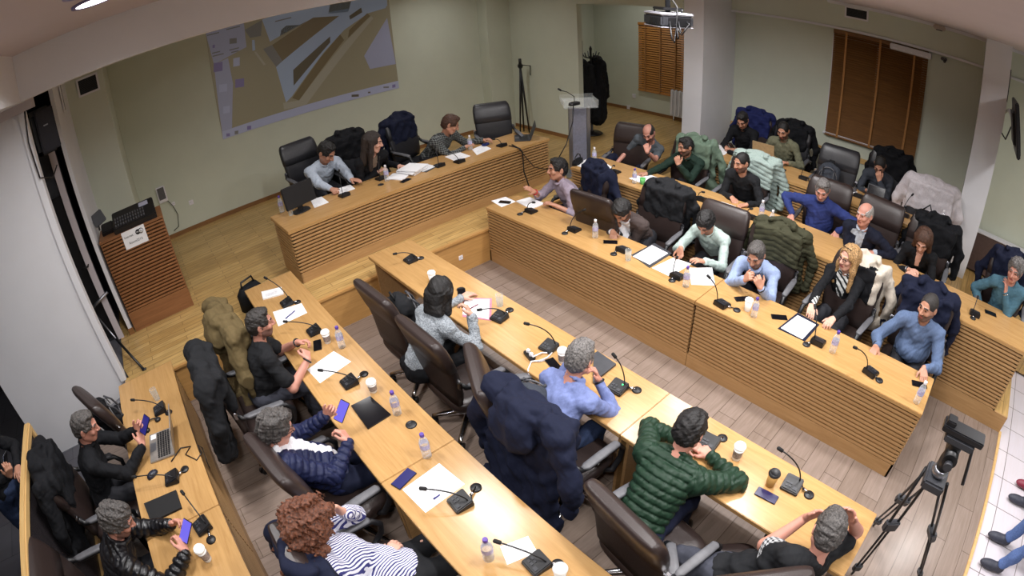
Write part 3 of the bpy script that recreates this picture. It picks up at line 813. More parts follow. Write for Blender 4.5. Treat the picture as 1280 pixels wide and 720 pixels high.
MB().box((0, -0.02, 0), (0.16, 0.04, 0.27), bev=0.01).build('box', M_capw, t); MB().box((0, -0.042, 0.02), (0.12, 0.004, 0.2)).build('panel', M_pad, t)
MB().tube([(0.06, -0.02, -0.12), (0.13, -0.02, -0.25), (0.17, -0.02, -0.42), (0.12, -0.02, -0.62), (0.02, -0.02, -0.66)], 0.006, 6).build('cable', M_black, t)
socket(aty(576, 322, 4.965), 'round socket in the board riser between the two front desks', 'y', 0.06)

# ------------------------------------------------------------------ slide on the wall
def slide():
    y = BW
    def W(x, yy, o=0.0): p = aty(240 + x / 4, yy / 4, y); return (p.x, y - 0.004 - o, p.z)
    cols = [('slide beige', (150, 142, 118)), ('slide lilac', (158, 160, 182)), ('slide brown', (118, 104, 76)), ('slide blue', (158, 172, 194)), ('slide dark', (96, 88, 70)), ('slide path', (164, 158, 140)), ('slide bar', (170, 174, 198)), ('slide grey', (122, 120, 116)), ('slide violet', (126, 116, 158))]
    mats_ = [emit(n, c, 0.10, tuple(int(v * 0.93) for v in c)) for n, c in cols]
    m = MB()
    def poly(pts, mi, o): m.slab([W(a, b, o) for a, b in reversed(pts)], 0.002, mi)
    t = thing('projected_slide', 'projected desktop picture of a long white building on the back wall', 'projection', (0, 0, 0))
    A, B, Cc, D = (68, 163), (970, -130), (1035, 440), (155, 697)
    def Q(u, v):
        a = (A[0] + (B[0] - A[0]) * u, A[1] + (B[1] - A[1]) * u); d = (D[0] + (Cc[0] - D[0]) * u, D[1] + (Cc[1] - D[1]) * u)
        return (a[0] + (d[0] - a[0]) * v, a[1] + (d[1] - a[1]) * v)
    poly([A, B, Cc, D], 0, 0)
    poly([(68, 163), (258, 102), (272, 235), (110, 322)], 1, .002)
    poly([(110, 322), (180, 290), (205, 420), (200, 640), (150, 658)], 1, .002)
    poly([(262, 150), (350, 100), (345, 180), (290, 190)], 7, .003)
    poly([(350, 98), (720, -30), (970, -130), (975, 30), (880, 66), (740, 90), (600, 92), (390, 208)], 3, .002)
    poly([(445, 150), (470, 128), (535, 125), (590, 100), (440, 180)], 2, .004)
    poly([(690, 20), (800, -10), (780, 60), (680, 68)], 2, .004)
    poly([(355, 245), (420, 335), (452, 305), (400, 225)], 7, .004)
    poly([(400, 225), (605, 88), (735, 80), (452, 305)], 2, .005)
    poly([(420, 335), (452, 305), (735, 80), (860, -10), (970, -40), (968, 40), (880, 66), (760, 150), (660, 260), (500, 480), (470, 512)], 3, .003)
    poly([(505, 350), (690, 182), (690, 212), (508, 428)], 4, .006)
    poly([(785, 80), (845, 38), (850, 62), (790, 98)], 4, .006)
    poly([(500, 490), (640, 290), (740, 172), (760, 200), (535, 502)], 2, .005)
    poly([(780, 190), (785, 150), (875, 66), (890, 80)], 2, .005)
    poly([(535, 502), (760, 215), (895, 80), (905, 92), (570, 525), (460, 548), (455, 515)], 5, .004)
    poly([(975, 90), (1018, 320), (890, 345), (860, 280)], 1, .002)
    poly([(310, 260), (320, 258), (368, 322), (358, 326)], 5, .004); poly([(300, 200), (312, 200), (316, 250), (302, 255)], 3, .004)
    poly([(150, 658), (1030, 404), (1035, 440), (155, 697)], 6, .004)
    for (x, yy, w, hh, mi) in ((205, 205, 18, 14, 7), (108, 232, 6, 8, 8), (130, 335, 22, 24, 8), (222, 310, 16, 22, 6), (238, 415, 22, 22, 8), (155, 440, 20, 20, 6), (172, 548, 16, 18, 6), (815, 478, 18, 6, 4), (885, 462, 6, 4, 4), (1008, 430, 8, 8, 8), (970, 436, 14, 4, 7), (222, 662, 9, 9, 7), (285, 638, 10, 10, 8), (180, 674, 9, 8, 8)):
        poly([(x - w, yy - hh * .8), (x + w, yy - hh * 1.1), (x + w, yy + hh * .8), (x - w, yy + hh * 1.1)], mi, .006)
    for (x, yy, w) in ((105, 170, 30), (205, 140, 34), (130, 275, 28), (210, 245, 24), (120, 262, 20), (214, 258, 18), (455, 98, 40)):
        poly([(x - w, yy - 3 + w * .25), (x + w, yy - 3 - w * .25), (x + w, yy + 3 - w * .25), (x - w, yy + 3 + w * .25)], 7, .007)
    m.build('picture', mats_, t)
slide()

# ------------------------------------------------------------------ blinds and windows
M_bl = wood('wooden blind slat', (112, 74, 36), (136, 94, 48), 'Y', 0.5)
M_tape = mat('blind tape', (168, 118, 66), 0.8)
def blind(label, x, y0, y1, z0, z1, n, tapes, M_bl=M_bl, deg=-48, sw=.040):
    t = thing('window_blind', label, 'blind', (0, 0, 0))
    m = MB(); ang = Matrix.Rotation(R_(deg), 3, 'Y')
    for i in range(n):
        z = z0 + 0.04 + (z1 - z0 - 0.08) * i / (n - 1)
        m.box((x - 0.03, (y0 + y1) / 2, z), (sw, y1 - y0, 0.003), ang)
    m.build('slats', M_bl, t)
    MB().bx(x - 0.06, x - 0.005, y0, y1, z1 - 0.04, z1 + 0.02, bev=0.004).build('headrail', M_bl, t)
    MB().bx(x - 0.055, x - 0.01, y0, y1, z0 - 0.005, z0 + 0.02, bev=0.004).build('bottom_rail', M_bl, t)
    for f in tapes:
        yy = y0 + (y1 - y0) * f
        MB().bx(x - 0.062, x - 0.058, yy - 0.017, yy + 0.017, z0, z1).build('tape', M_tape, t)
    MB().tube([(x - 0.07, y0 + .1, z0 + .05), (x - .075, y0 + .16, z0 - .08), (x - .07, y0 + .26, z0 - .03), (x - .07, y0 + 0.3, z0 + .02)], 0.004, 5).build('pull_cord', M_brown, t)
def window(name, x, y0, y1, z0, z1):
    m = MB()
    for (a, b, c, d) in ((y0 - .04, y0, z0 - .04, z1 + .04), (y1, y1 + .04, z0 - .04, z1 + .04), (y0, y1, z0 - .04, z0), (y0, y1, z1, z1 + .04), ((y0 + y1) / 2 - .02, (y0 + y1) / 2 + .02, z0, z1)):
        m.bx(x - .02, x + .01, a, b, c, d)
    m.bx(x - 0.05, x + 0.01, y0 - .06, y1 + .06, z0 - .07, z0 - .04)
    o = m.build(name, M_white); o['kind'] = 'structure'; tag(o, 'white window frame behind the ' + ('large' if y1 < 4 else 'small') + ' wooden blind', 'window')
    g = MB(); g.bx(x - .004, x + .002, y0, y1, z0, z1); g.build('pane', mat('night glass', (14, 16, 22), 0.1), o)
window('window_1', 8.34, 0.92, 2.36, 1.50, 3.0)
window('window_2', 10.09, 6.32, 7.4, 1.06, 2.55)
blind('large dark brown wooden blind on the wall behind the upper tier', 8.33, 0.83, 2.38, 1.42, 3.10, 46, (0.14, 0.5, 0.86))
blind('small brown wooden blind in the alcove beyond the pier', 10.09, 6.24, 7.48, 1.0, 2.62, 30, (0.17, 0.5, 0.83), wood('light blind slat', (176, 116, 52), (196, 136, 66), 'Y', .45), -64, .044)
a = atx(1116, 50, 8.15); b = atx(1160, 64, 8.15)
t = thing('blind_pelmet', 'short white box over the right end of the large blind', 'box', (8.27, (a.y + b.y) / 2, 3.06))
MB().box((0, 0, 0), (0.12, abs(a.y - b.y) + .1, 0.09), bev=0.01).build('casing', M_white, t); MB().box((-0.062, 0, -0.02), (0.004, abs(a.y - b.y), 0.02)).build('lip', M_capw, t)
p = atx(1180, 68, 8.2)
t = thing('wall_camera', 'small dark gadget under the plaster band right of the large blind', 'device', (8.28, p.y, 3.08))
MB().box((0, 0, 0), (0.06, 0.10, 0.05), bev=0.01).build('bracket', M_pad, t); MB().tube([(-0.03, -0.02, -0.01), (-0.09, -0.02, -0.03)], 0.022, 10).build('lens', M_black, t)
# radiator
p = at(850, 152, PF)
t = thing('radiator', 'slim white radiator under the small blind in the alcove', 'radiator', (9.98, 6.22, PF))
m = MB()
for i in range(6): m.box((0, -0.25 + i * 0.1, 0.42), (0.07, 0.085, 0.6), bev=0.02)
m.build('panel', M_white, t); MB().tube([(0, -.28, .12), (0, .28, .12)], .015).tube([(0, -.2, 0), (0, -.2, .12)], .012).tube([(0, .2, 0), (0, .2, .12)], .012).build('pipes', M_white, t)
p = atx(1176, 19, 8.05)
t = thing('ceiling_sensor', 'small beige box fixed to the white cornice above the window wall', 'sensor', (7.95, p.y, 3.53))
MB().box((0, 0, -0.02), (0.1, 0.18, 0.07), bev=0.015).build('casing', mat('beige plastic', (190, 176, 164), .5), t); MB().box((-.03, 0, -0.058), (0.05, 0.1, 0.012), bev=.004).build('lens', M_gcase, t)

# ------------------------------------------------------------------ downlights
def downlight(x, y, z, label, w):
    t = thing('downlight', label, 'ceiling light', (x, y, z), 0, 'round recessed downlights')
    MB().lathe([(0.135, 0.0), (0.165, 0.0), (0.165, -0.014), (0.135, -0.014), (0.135, 0.0)], n=28, caps=False).build('rim', mat('violet grey rim', (120, 110, 160), 0.4), t)
    MB().lathe([(0.0, -0.004), (0.134, -0.004), (0.134, -0.010), (0.0, -0.010)], n=28, caps=False).build('lamp', M_lamp, t)
    l = bpy.data.lights.new('downlight_beam', 'AREA'); l.shape = 'DISK'; l.size = 0.26; l.energy = w; l.color = (1.0, 0.985, 0.985); l.spread = R_(150)
    o = bpy.data.objects.new('downlight_beam', l); COL.objects.link(o); o.parent = t; o.location = (0, 0, -0.02)
M_lamp = emit('lamp glow', (255, 250, 245), 9.0)
LW = 27
VIS = {(-0.16, 3.55), (-0.19, 3.05)}
for x in (-0.16, 2.0):
    for y in (3.55, 3.05, 0.5, 0.0):
        if x < 1 or y > 2.5:
            lab = 'round recessed downlight in the upper ceiling, nearer the beam' if (x, y) == (-0.16, 3.55) else ('round recessed downlight in the upper ceiling, second from the beam' if (x, y) == (-0.16, 3.05) else 'round recessed downlight out of view in the upper ceiling')
            downlight(x, y, CZ, lab, LW)
for x, y in ((4.2, 2.95), (4.2, 2.5), (5.3, 2.75)): downlight(x, y, CZ, 'round recessed downlight out of view in the upper ceiling', LW * (1.5 if x > 5 else 1))
downlight(-1.75, 3.2, CZ, 'round recessed downlight added out of view over the side desk to brighten the white wall', LW * .6)  # unseen extra lamp, added to brighten the white wall panel
for x, y in ((3.95, 1.05), (3.45, 0.72), (2.0, 0.8), (2.0, 0.3), (6.1, -1.65), (3.95, -1.6), (4.0, -2.2), (2.0, -1.6)): downlight(x, y, 3.55, 'round recessed downlight out of view in the lowered ceiling', LW)
for x, y in ((4.3, 5.6), (1.9, 6.6), (5.4, 7.6), (8.8, 7.0)): downlight(x, y, CZ, 'round recessed downlight out of view beyond the beam', LW * 0.45)
w = bpy.data.worlds.new('world'); SC.world = w; w.use_nodes = True
w.node_tree.nodes['Background'].inputs['Color'].default_value = (0.9, 0.92, 1.0, 1); w.node_tree.nodes['Background'].inputs['Strength'].default_value = 0.1
SC.view_settings.view_transform = 'Standard'; SC.view_settings.look = 'None'; SC.view_settings.gamma = 1.0; SC.view_settings.use_curve_mapping = False
SC.view_settings.exposure = 0.0

# ------------------------------------------------------------------ desks
def slat_front(name, t, axis, c, a0, a1, z0, z1, side, msl):
    """horizontal slats on the plane axis=c, facing side (-1/+1)"""
    m = MB(); pitch = 0.0405; n = int(round((z1 - z0) / pitch))
    for i in range(n):
        z = z0 + (i + 0.5) * (z1 - z0) / n
        d0, d1 = (c, c - side * 0.036)
        if axis == 'x': m.bx(min(d0, d1), max(d0, d1), a0, a1, z - 0.0115, z + 0.0115)
        else: m.bx(a0, a1, min(d0, d1), max(d0, d1), z - 0.0115, z + 0.0115)
    o = m.build(name, msl, t)
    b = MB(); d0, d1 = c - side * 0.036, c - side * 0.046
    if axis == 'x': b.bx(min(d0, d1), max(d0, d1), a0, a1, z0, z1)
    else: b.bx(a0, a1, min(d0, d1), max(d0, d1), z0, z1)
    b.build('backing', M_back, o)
def desk_y(label, x0, x1, y0, y1, z0, zt, face, plinth=0.15, slats=True, ends=('',), panelcol=None, top=None, loc=None):
    """a long desk along Y whose front looks to face (-1: x0 side, +1: x1 side); ends 'a' (y0) and 'b' (y1) are slatted too"""
    t = thing('council_desk', label, 'desk', (0, 0, 0))
    MB().bx(x0 - 0.01, x1 + 0.01, y0, y1, zt - 0.04, zt, bev=0.004).build('tabletop', top or M_desk, t)
    c = x0 if face < 0 else x1; ins = 0.02 * -face
    if slats:
        slat_front('slatted_front', t, 'x', c, y0 + .01, y1 - .01, z0 + plinth, zt - 0.045, face, M_slat)
        MB().bx(min(c, c + ins), max(c, c + ins), y0, y1, z0, z0 + plinth).build('plinth', M_slat, t)
    else:
        MB().bx(min(c + ins, c + 2 * ins), max(c + ins, c + 2 * ins), y0 + .02, y1 - .02, z0 + .12, zt - 0.04).build('modesty_panel', M_slat, t)
    for tag_, yy, s_ in (('a', y0, 1), ('b', y1, -1)):
        if tag_ in ends and slats:
            slat_front('slatted_end', t, 'y', yy, x0 + .01, x1 - .0, z0 + plinth, zt - 0.045, -s_, M_slatx)
            MB().bx(x0, x1, min(yy, yy + s_ * .02), max(yy, yy + s_ * .02), z0, z0 + plinth).build('plinth', M_slatx, t)
        else:
            MB().bx(x0 + .04, x1 - .03, min(yy + s_ * .02, yy + s_ * .045), max(yy + s_ * .02, yy + s_ * .045), z0, zt - .04).build('side_panel', M_slat, t)
    return t
desk_y('long slatted desk unit facing the pit, the half nearest the raised dais', 3.592, 4.105, 1.93, 4.95, 0, 0.76, -1, ends=('b',))
desk_y('long slatted desk unit facing the pit, the half nearest the video tripod', 3.592, 4.105, -0.35, 1.925, 0, 0.76, -1, ends=('a',))
desk_y('long slatted desk on the first tier behind the front slatted row', 5.0, 5.62, -1.24, 4.85, T2, 0.94, -1, plinth=0.012, ends=('a',))
desk_y('slatted desk on the upper tier in front of the large blind', 6.33, 6.93, -0.04, 3.40, T3, 1.14, -1, plinth=0.02, ends=('',))
desk_y('plain desk in the middle of the pit, the half nearest the dais', 1.92, 2.445, 1.40, 4.90, 0, 0.76, 1, slats=False)
desk_y('plain desk in the middle of the pit, the half with the green jacketed man', 1.92, 2.445, -0.33, 1.397, 0, 0.76, 1, slats=False)
desk_y('plain left desk in the pit, the half with the man in black T-shirt', 0.545, 1.10, 2.12, 5.30, 0, 0.76, 1, slats=False)
desk_y('plain left desk in the pit, the half with the curly haired woman', 0.545, 1.10, -0.3, 2.117, 0, 0.76, 1, slats=False)
desk_y('slatted desk along the left side, the half with the silver laptop', -1.09, -0.495, 2.62, 4.60, 0, 0.76, 1, ends=('b',))
desk_y('slatted desk along the left side, the half nearest the camera', -1.09, -0.495, 0.4, 2.617, 0, 0.76, 1, ends=('',))
# dais desk, turned a little
DZ = 1.145
t = thing('dais_desk', 'long slatted dais desk on the platform below the projected slide', 'desk', (1.25, 5.46, 0), R_(1.9))
L = 4.06
MB().bx(-0.02, L + .01, -0.015, 0.66, DZ - 0.045, DZ, bev=0.004).build('tabletop', M_deskx, t)
slat_front('slatted_front', t, 'y', 0.0, 0.01, L - .01, PF + 0.13, DZ - 0.05, -1, M_slatx)
slat_front('slatted_end', t, 'x', 0.0, 0.01, 0.62, PF + 0.13, DZ - 0.05, -1, M_slat)
slat_front('slatted_end', t, 'x', L, 0.01, 0.62, PF + 0.13, DZ - 0.05, 1, M_slat)
MB().bx(0, L, 0.0, 0.02, PF, PF + 0.13).bx(0, 0.02, 0, 0.62, PF, PF + .13).bx(L - .02, L, 0, .62, PF, PF + .13).build('plinth', M_slatx, t)

# ------------------------------------------------------------------ lectern with the mixing desk
t = thing('equipment_lectern', 'tall brown slatted cabinet carrying the mixing console by the left doorway', 'lectern', (0, 0, 0))
X0, X1, Y0, Y1, ZT = -0.90, -0.06, 6.13, 6.62, 1.66
slat_front('slatted_front', t, 'y', Y0, X0 + .005, X1 - .005, PF + 0.26, ZT - 0.03, -1, M_lect)
MB().bx(X0, X1, Y0 + .0, Y0 + .02, PF, PF + .26).build('kick_panel', M_lect, t)
MB().bx(X0, X0 + .02, Y0 + .03, Y1, PF, ZT - .03).build('side_panel', M_lect, t); MB().bx(X1 - .02, X1, Y0 + .03, Y1, PF, ZT - .03).build('side_panel', M_lect, t)
MB().bx(X0 - .005, X1 + .005, Y0 - .005, Y1, ZT - .03, ZT, bev=.004).build('top', M_lect, t)
t = thing('mixing_console', 'black mixing console with rows of faders on the brown cabinet', 'mixing console', (-0.40, 6.33, ZT))
rx = Matrix.Rotation(R_(14), 3, 'X')
MB().box((0, 0, 0.07), (0.56, 0.40, 0.10), rx, bev=.01).build('body', M_black, t)
for i in range(12):
    for j in range(3): MB().box(Vector((-0.24 + i * .034, 0, .07)) + rx @ Vector((0, -0.14 + j * .075, .055)), (.014, .035, .012), rx).build('fader', M_pad, t)
MB().box(Vector((0.15, 0, .07)) + rx @ Vector((0, .11, .053)), (.12, .09, .006), rx).build('display', emit('console display', (150, 150, 165), 0.15), t)
t = thing('desk_phone', 'black desk telephone with raised handset left of the mixing console', 'telephone', (-0.80, 6.38, ZT))
MB().box((0.03, 0, 0.05), (0.16, 0.18, 0.07), Matrix.Rotation(R_(20), 3, 'X'), bev=.01).build('base', M_black, t)
MB().box((-0.05, 0.05, 0.20), (0.17, 0.03, 0.16), Matrix.Rotation(R_(-25), 3, 'X') @ Matrix.Rotation(R_(-18), 3, 'Y'), bev=.01).build('screen', M_gcase, t)
MB().tube([(-0.07, -.02, .08), (-.07, 0.03, .14), (-.05, .05, .18)], .012).build('arm', M_black, t)
# sign on the cabinet
P0 = aty(184, 284, Y0 - .01); 
t = thing('paper_sign', 'white paper sign with wireless network lettering taped to the brown cabinet', 'sign', (0, 0, 0))
cs = [aty(x, y, Y0 - .035) for x, y in ((149, 292), (181, 279), (187, 302), (158, 316))]
cx = sum((c.x for c in cs)) / 4; cz = sum((c.z for c in cs)) / 4
t.location = (cx, Y0 - .004, cz)
MB().box((0, 0, 0), (0.30, 0.003, 0.21)).build('sheet', M_paper, t)
def text(s, loc, size, m, parent, rot=(PI / 2, 0, 0), align='CENTER', ext=0.0006, name='lettering'):
    c = bpy.data.curves.new(name, 'FONT'); c.body = s; c.size = size; c.align_x = align; c.align_y = 'CENTER'; c.extrude = ext
    o = bpy.data.objects.new(name, c); c.materials.append(m); COL.objects.link(o); o.location = loc; o.rotation_euler = rot
    bpy.context.view_layer.update()
    me = bpy.data.meshes.new_from_object(o); o2 = bpy.data.objects.new(name, me); COL.objects.link(o2); o2.location = loc; o2.rotation_euler = rot
    bpy.data.objects.remove(o); o = o2
    if parent: o.parent = parent
    return o
text('Internet', (-.07, -.003, .035), 0.036, M_black, t); text('Room2213', (0.0, -.003, -.045), 0.040, M_black, t)
m = MB()
R90 = Matrix.Rotation(R_(90), 4, 'X')
for dx, r in ((0.055, .030), (0.095, .032)): m.lathe([(0, 0), (r, 0), (r, .002), (0, .002)], (dx, -.0035, .045), 22, M=R90, caps=False)
m.box((0.075, -.0045, .045), (.05, .002, .05), bev=.0)
m.build('emblem', M_black, t)
m = MB(); m.lathe([(0, 0), (.024, 0), (.024, .002), (0, .002)], (0.098, -.0065, .045), 22, M=R90, caps=False); m.build('emblem_disc', M_paper, t)
text('Wi', (0.052, -.0085, .045), .028, M_paper, t); text('Fi', (0.098, -.010, .045), .028, M_black, t)

# loudspeaker by the doorway
p = aty(53, 164, 5.62)
t = thing('loudspeaker', 'black loudspeaker mounted above the left doorway', 'speaker', p, R_(28))
MB().box((0, 0, 0), (0.26, 0.30, 0.46), bev=.05).build('cabinet', M_black, t); MB().box((0.01, -0.15, 0), (0.22, 0.03, 0.42), bev=.012).build('grille', mat('speaker mesh', (30, 30, 40), .7, scale=300, var=.4), t)
MB().box((0.0, -0.168, 0.05), (0.05, 0.006, 0.012)).build('badge', M_alu, t); MB().tube([(-.02, .12, .0), (-.06, .18, .0)], .03).build('bracket', M_gcase, t)
mb = MB(); mb.tube([(-1.1, 5.16, 3.38), (-1.13, 5.13, 3.1), (-1.12, 5.14, 2.75), (-1.02, 5.3, 2.68), (-.98, 5.5, 2.75)], .008, 6)
tag(mb.build('speaker_cable', M_black), 'black speaker cable running down beside the left door jamb', 'cable')
# things inside the dark doorway
t = thing('dark_cabinet', 'dark tall cabinet inside the left doorway', 'cabinet', (-1.62, 6.55, PF - .02))
MB().bx(-.45, .45, -.3, .3, 0, 2.42, bev=.01).build('carcass', M_gcase, t); MB().bx(.0, .44, -.315, -.30, .05, 1.9).build('door', M_black, t); MB().bx(-.44, -.01, -.315, -.30, .05, 1.9).build('door', M_black, t)
MB().bx(-.02, .02, -.33, -.31, 1.0, 1.15).build('handle', M_alu, t); MB().box((0.2, -.31, 2.12), (.09, .01, .02)).build('badge', M_alu, t)
t = thing('door_leaf', 'grey door standing open inside the left doorway', 'door', (-1.16, 6.55, PF))
MB().bx(.0, .08, -.40, -.36, 0, 2.5).build('panel', M_ceil, t); MB().tube([(0.03, -.40, 1.02), (0.03, -.46, 1.02), (-.06, -.46, 1.02)], .011).build('handle', M_black, t)
# folded stand leaning in the doorway
p0 = at(180, 462, PF); p1 = aty(115, 388, 6.1)
t = thing('folded_stand', 'thin dark folded stand leaning across the left doorway', 'stand', (0, 0, 0))
MB().tube([p1, p1.lerp(p0, .55)], .012).build('upper_tube', M_alu, t); MB().tube([p1.lerp(p0, .5), p0], .016).build('lower_tube', M_black, t); MB().tube([p0 - Vector((.02, 0, 0)), p0 + Vector((.03, -.01, .0))], .02).build('foot', M_black, t)
q0 = at(160, 472, PF); q1 = aty(138, 436, 5.6); MB().tube([q1, q0], .012).build('leg', M_black, t); MB().tube([p1 + Vector((-.05, 0, 0)), p1 + Vector((.28, 0, .12))], .02).build('crossbar', M_alu, t)
# ------------------------------------------------------------------ office chairs
def chair_parts(leather):
    t = bpy.data.objects.new('office_chair', None); COL.objects.link(t); t.scale = (1.12, 1.03, 1.06)
    def sec(z, y, hw, th, tilt=0.0):
        return ((0, y, z), (hw, 0, 0), (0, th * math.cos(tilt), th * math.sin(tilt)))
    m = MB()
    m.loft([sec(.50, -.215, .215, .018), sec(.505, -.215, .235, .034), (sec(.60, -.212, .25, .044)), sec(.72, -.222, .258, .046), sec(.84, -.245, .262, .046), sec(.93, -.268, .262, .044), sec(.945, -.272, .255, .030)], 28, 4.5)
    m.build('backrest', leather, t)
    m = MB()
    m.loft([sec(.845, -.248, .255, .040), sec(.85, -.250, .266, .054), sec(.94, -.276, .268, .058), sec(1.02, -.302, .264, .058), sec(1.075, -.322, .254, .054), sec(1.105, -.334, .238, .040), sec(1.118, -.339, .222, .018)], 28, 4.5)
    m.build('headrest', leather, t)
    m = MB()
    m.loft([((0, 0, z), (hw, 0, 0), (0, hd, 0)) for z, hw, hd in ((.375, .22, .20), (.385, .245, .235), (.44, .26, .255), (.475, .258, .25), (.492, .24, .23), (.497, .20, .19))], 28, 4.5)
    m.build('seat', leather, t)
    for s in (-1, 1):
        m = MB(); x = .285 * s
        m.tube([(x * .86, .10, .42), (x, .13, .43), (x, .20, .50), (x, .215, .58), (x, .17, .645), (x, .05, .665), (x, -.10, .668), (x, -.19, .70), (x * .93, -.215, .74)], [.018, .02, .02, .02, .02, .02, .02, .02, .016], 10)
        a = m.build('armrest', M_black, t)
        p = MB(); p.loft([((x, yy, z), (hw, 0, 0), (0, 0, .014)) for yy, z, hw in ((.165, .665, .012), (.15, .675, .026), (.0, .688, .03), (-.13, .692, .028), (-.17, .700, .012))], 14, 3)
        p.build('arm_pad', M_pad, a)
        q = MB(); q.box((x * .93, -.225, .735), (.05, .03, .07), bev=.008); q.build('bracket', M_chrome, a)
    MB().lathe([(.03, .10), (.03, .24), (.022, .24), (.022, .38)], n=14).box((0, 0, .37), (.18, .22, .04), bev=.01).build('gas_column', M_black, t)
    m = MB(); cs = []
    for i in range(5):
        w = 2 * PI * i / 5 + .3; d = Vector((math.cos(w), math.sin(w), 0)); n = Vector((-d.y, d.x, 0))
        m.loft([(d * r + Vector((0, 0, z)), n * hw, Vector((0, 0, hh))) for r, z, hw, hh in ((.0, .135, .03, .028), (.12, .125, .026, .022), (.27, .095, .018, .014), (.315, .088, .014, .010))], 12, 3)
        cs.append(d * .30)
    m.build('star_base', M_chrome, t)
    for c in cs:
        w = MB()
        for s in (-1, 1):
            n = Vector((-c.y, c.x, 0)).normalized()
            w.tube([c + n * (s * .008) + Vector((0, 0, .03)), c + n * (s * .026) + Vector((0, 0, .03))], .030, 14)
        w.tube([c + Vector((0, 0, .03)), c + Vector((0, 0, .085))], .009, 8); w.build('caster', M_black, t)
    return t
PROTO = {}
N_CH = 0
CHAIRS = {}
def chair(key, label, x, y, yaw, floor=0.0, kind='brown', group=None):
    """yaw: direction the sitter faces"""
    if kind not in PROTO:
        o = chair_parts(M_leath if kind == 'brown' else M_leathg); PROTO[kind] = o
        o.location = (x, y, floor); o.rotation_euler = (0, 0, R_(yaw - 90)); tag(o, label, 'chair', group or 'leather office chairs')
    else:
        o = dup(PROTO[kind], (x, y, floor), R_(yaw - 90), label, group or 'leather office chairs')
    CHAIRS[key] = (x, y, yaw, floor); return o
def chair_px(key, label, px, py, yaw, floor=0.0, kind='brown', dz=0.0):
    """px,py: top middle of the backrest"""
    p = at(px, py, floor + 1.15 + dz); f = Vector((math.cos(R_(yaw)), math.sin(R_(yaw)), 0)); q = p + f * .345
    return chair(key, label, q.x, q.y, yaw, floor, kind)
def chair_for(key, info, label, kind='brown', back=0.03, side=0.0, yaw=None):
    P = info['P'] - info['Fw'] * back + info['Rt'] * side
    if abs(info['yaw'] - 180) < 30: P[0] = min(P[0], {0.0: 4.50, T2: 5.84, T3: 7.75}[info['floor']])
    return chair(key, label, P[0], P[1], info['yaw'] if yaw is None else yaw, info['floor'], kind)

def drape(key, label, m, quilt=False, seed=1, length=0.62, width=0.29, sleeves=True, hood=False, side=0.0, name='jacket', cat='jacket', lining=None, bulk=1.0, h=0.009, low=0.0):
    x, y, yaw, fl = CHAIRS[key]
    lo = V(-.48, -.66, .10); hi = V(.48, .05, 1.30)
    F = Field(lo, hi, h); zt = 1.10 - low
    F.rbox(V(side, -.335 - .02 * bulk, zt - length / 2 - .02), V(width - .03, .048 * bulk, length / 2 + .03), .04, frame((0, -1, .16)) * 1.0, 0)
    F.cap(V(side - width + .08, -.325, zt - .01), V(side + width - .08, -.325, zt - .01), .064 * bulk, k=.05)
    F.rbox(V(side, -.215, zt - .16), V(width - .06, .035, .17), .03, None, .05)
    F.ell(V(side, -.44, zt - length + .02), V(width, .09, .12), None, .08)
    if sleeves:
        for s in (-1, 1):
            F.cap(V(side + s * (width - .06), -.34, zt - .04), V(side + s * (width + .05), -.38, zt - .30), .060 * bulk, .052 * bulk, .04); F.cap(V(side + s * (width + .05), -.38, zt - .30), V(side + s * (width + .03), -.36 - .05 * (seed % 3), zt - .56), .052 * bulk, .046, .03)
    if hood: F.ell(V(side, -.43, zt - .10), V(.17, .085, .15), None, .05); F.ell(V(side, -.40, zt + .04), V(.13, .05, .06), None, .04)
    for q in range(9):
        w0, w1 = [PI * (k_ / 9.0) for k_ in (q, q + 1)]
        F.cap(V(side - .12 * math.cos(w0), -.27 - .10 * math.sin(w0), zt + .055), V(side - .12 * math.cos(w1), -.27 - .10 * math.sin(w1), zt + .055), .026, k=.03)
    if quilt:
        F.apply(lambda X: (1 - np.abs(np.sin(PI * (X[:, 2] + .25 * np.abs(X[:, 0])) / .055))) ** 2 * .010)
    rs = np.random.RandomState(seed)
    f1, f2 = 20 + rs.rand() * 8, 34 + rs.rand() * 8
    def folds(X):
        dn = np.clip((zt - X[:, 2]) / .5, .25, 1.0)
        u = f1 * X[:, 0] + 2.2 * np.sin(5 * X[:, 2] + seed) + 6 * X[:, 1]
        w_ = f2 * X[:, 0] + 14 * X[:, 2] + 2 * np.sin(9 * X[:, 2] + seed) - 8 * X[:, 1]
        c_ = 40 * X[:, 2] + 5 * np.sin(8 * X[:, 0] + seed)
        return (.4 if quilt or bulk == 1.35 else 1.0) * (.016 * dn * (np.abs(np.sin(u * .5)) - .5) * 2 * .8 + .008 * (np.abs(np.sin(w_ * .5)) - .5) * 2 + .005 * np.sin(c_))
    F.apply(folds); F.noise(.006, 40, seed); F.noise(.003, 90, seed + 1)
    t = thing(name, label, cat, (x, y, fl), R_(yaw - 90)); t.scale = (1.12, 1.03, 1.06)
    def mf(X): return ((np.abs(X[:, 0] - side) < .15) & (X[:, 1] > -.30) & (X[:, 2] < zt - .0)).astype(int)
    obj('cloth', F.mesh('cloth', mf if lining else None), [m, lining or m], t)
    if sleeves:
        for s in (-1, 1): MB().lathe([(.045, -.012), (.053, 0), (.045, .012)], (side + s * (width + .03), -.36 - .05 * (seed % 3), zt - .56), 14).build('cuff', m, t)
    return t

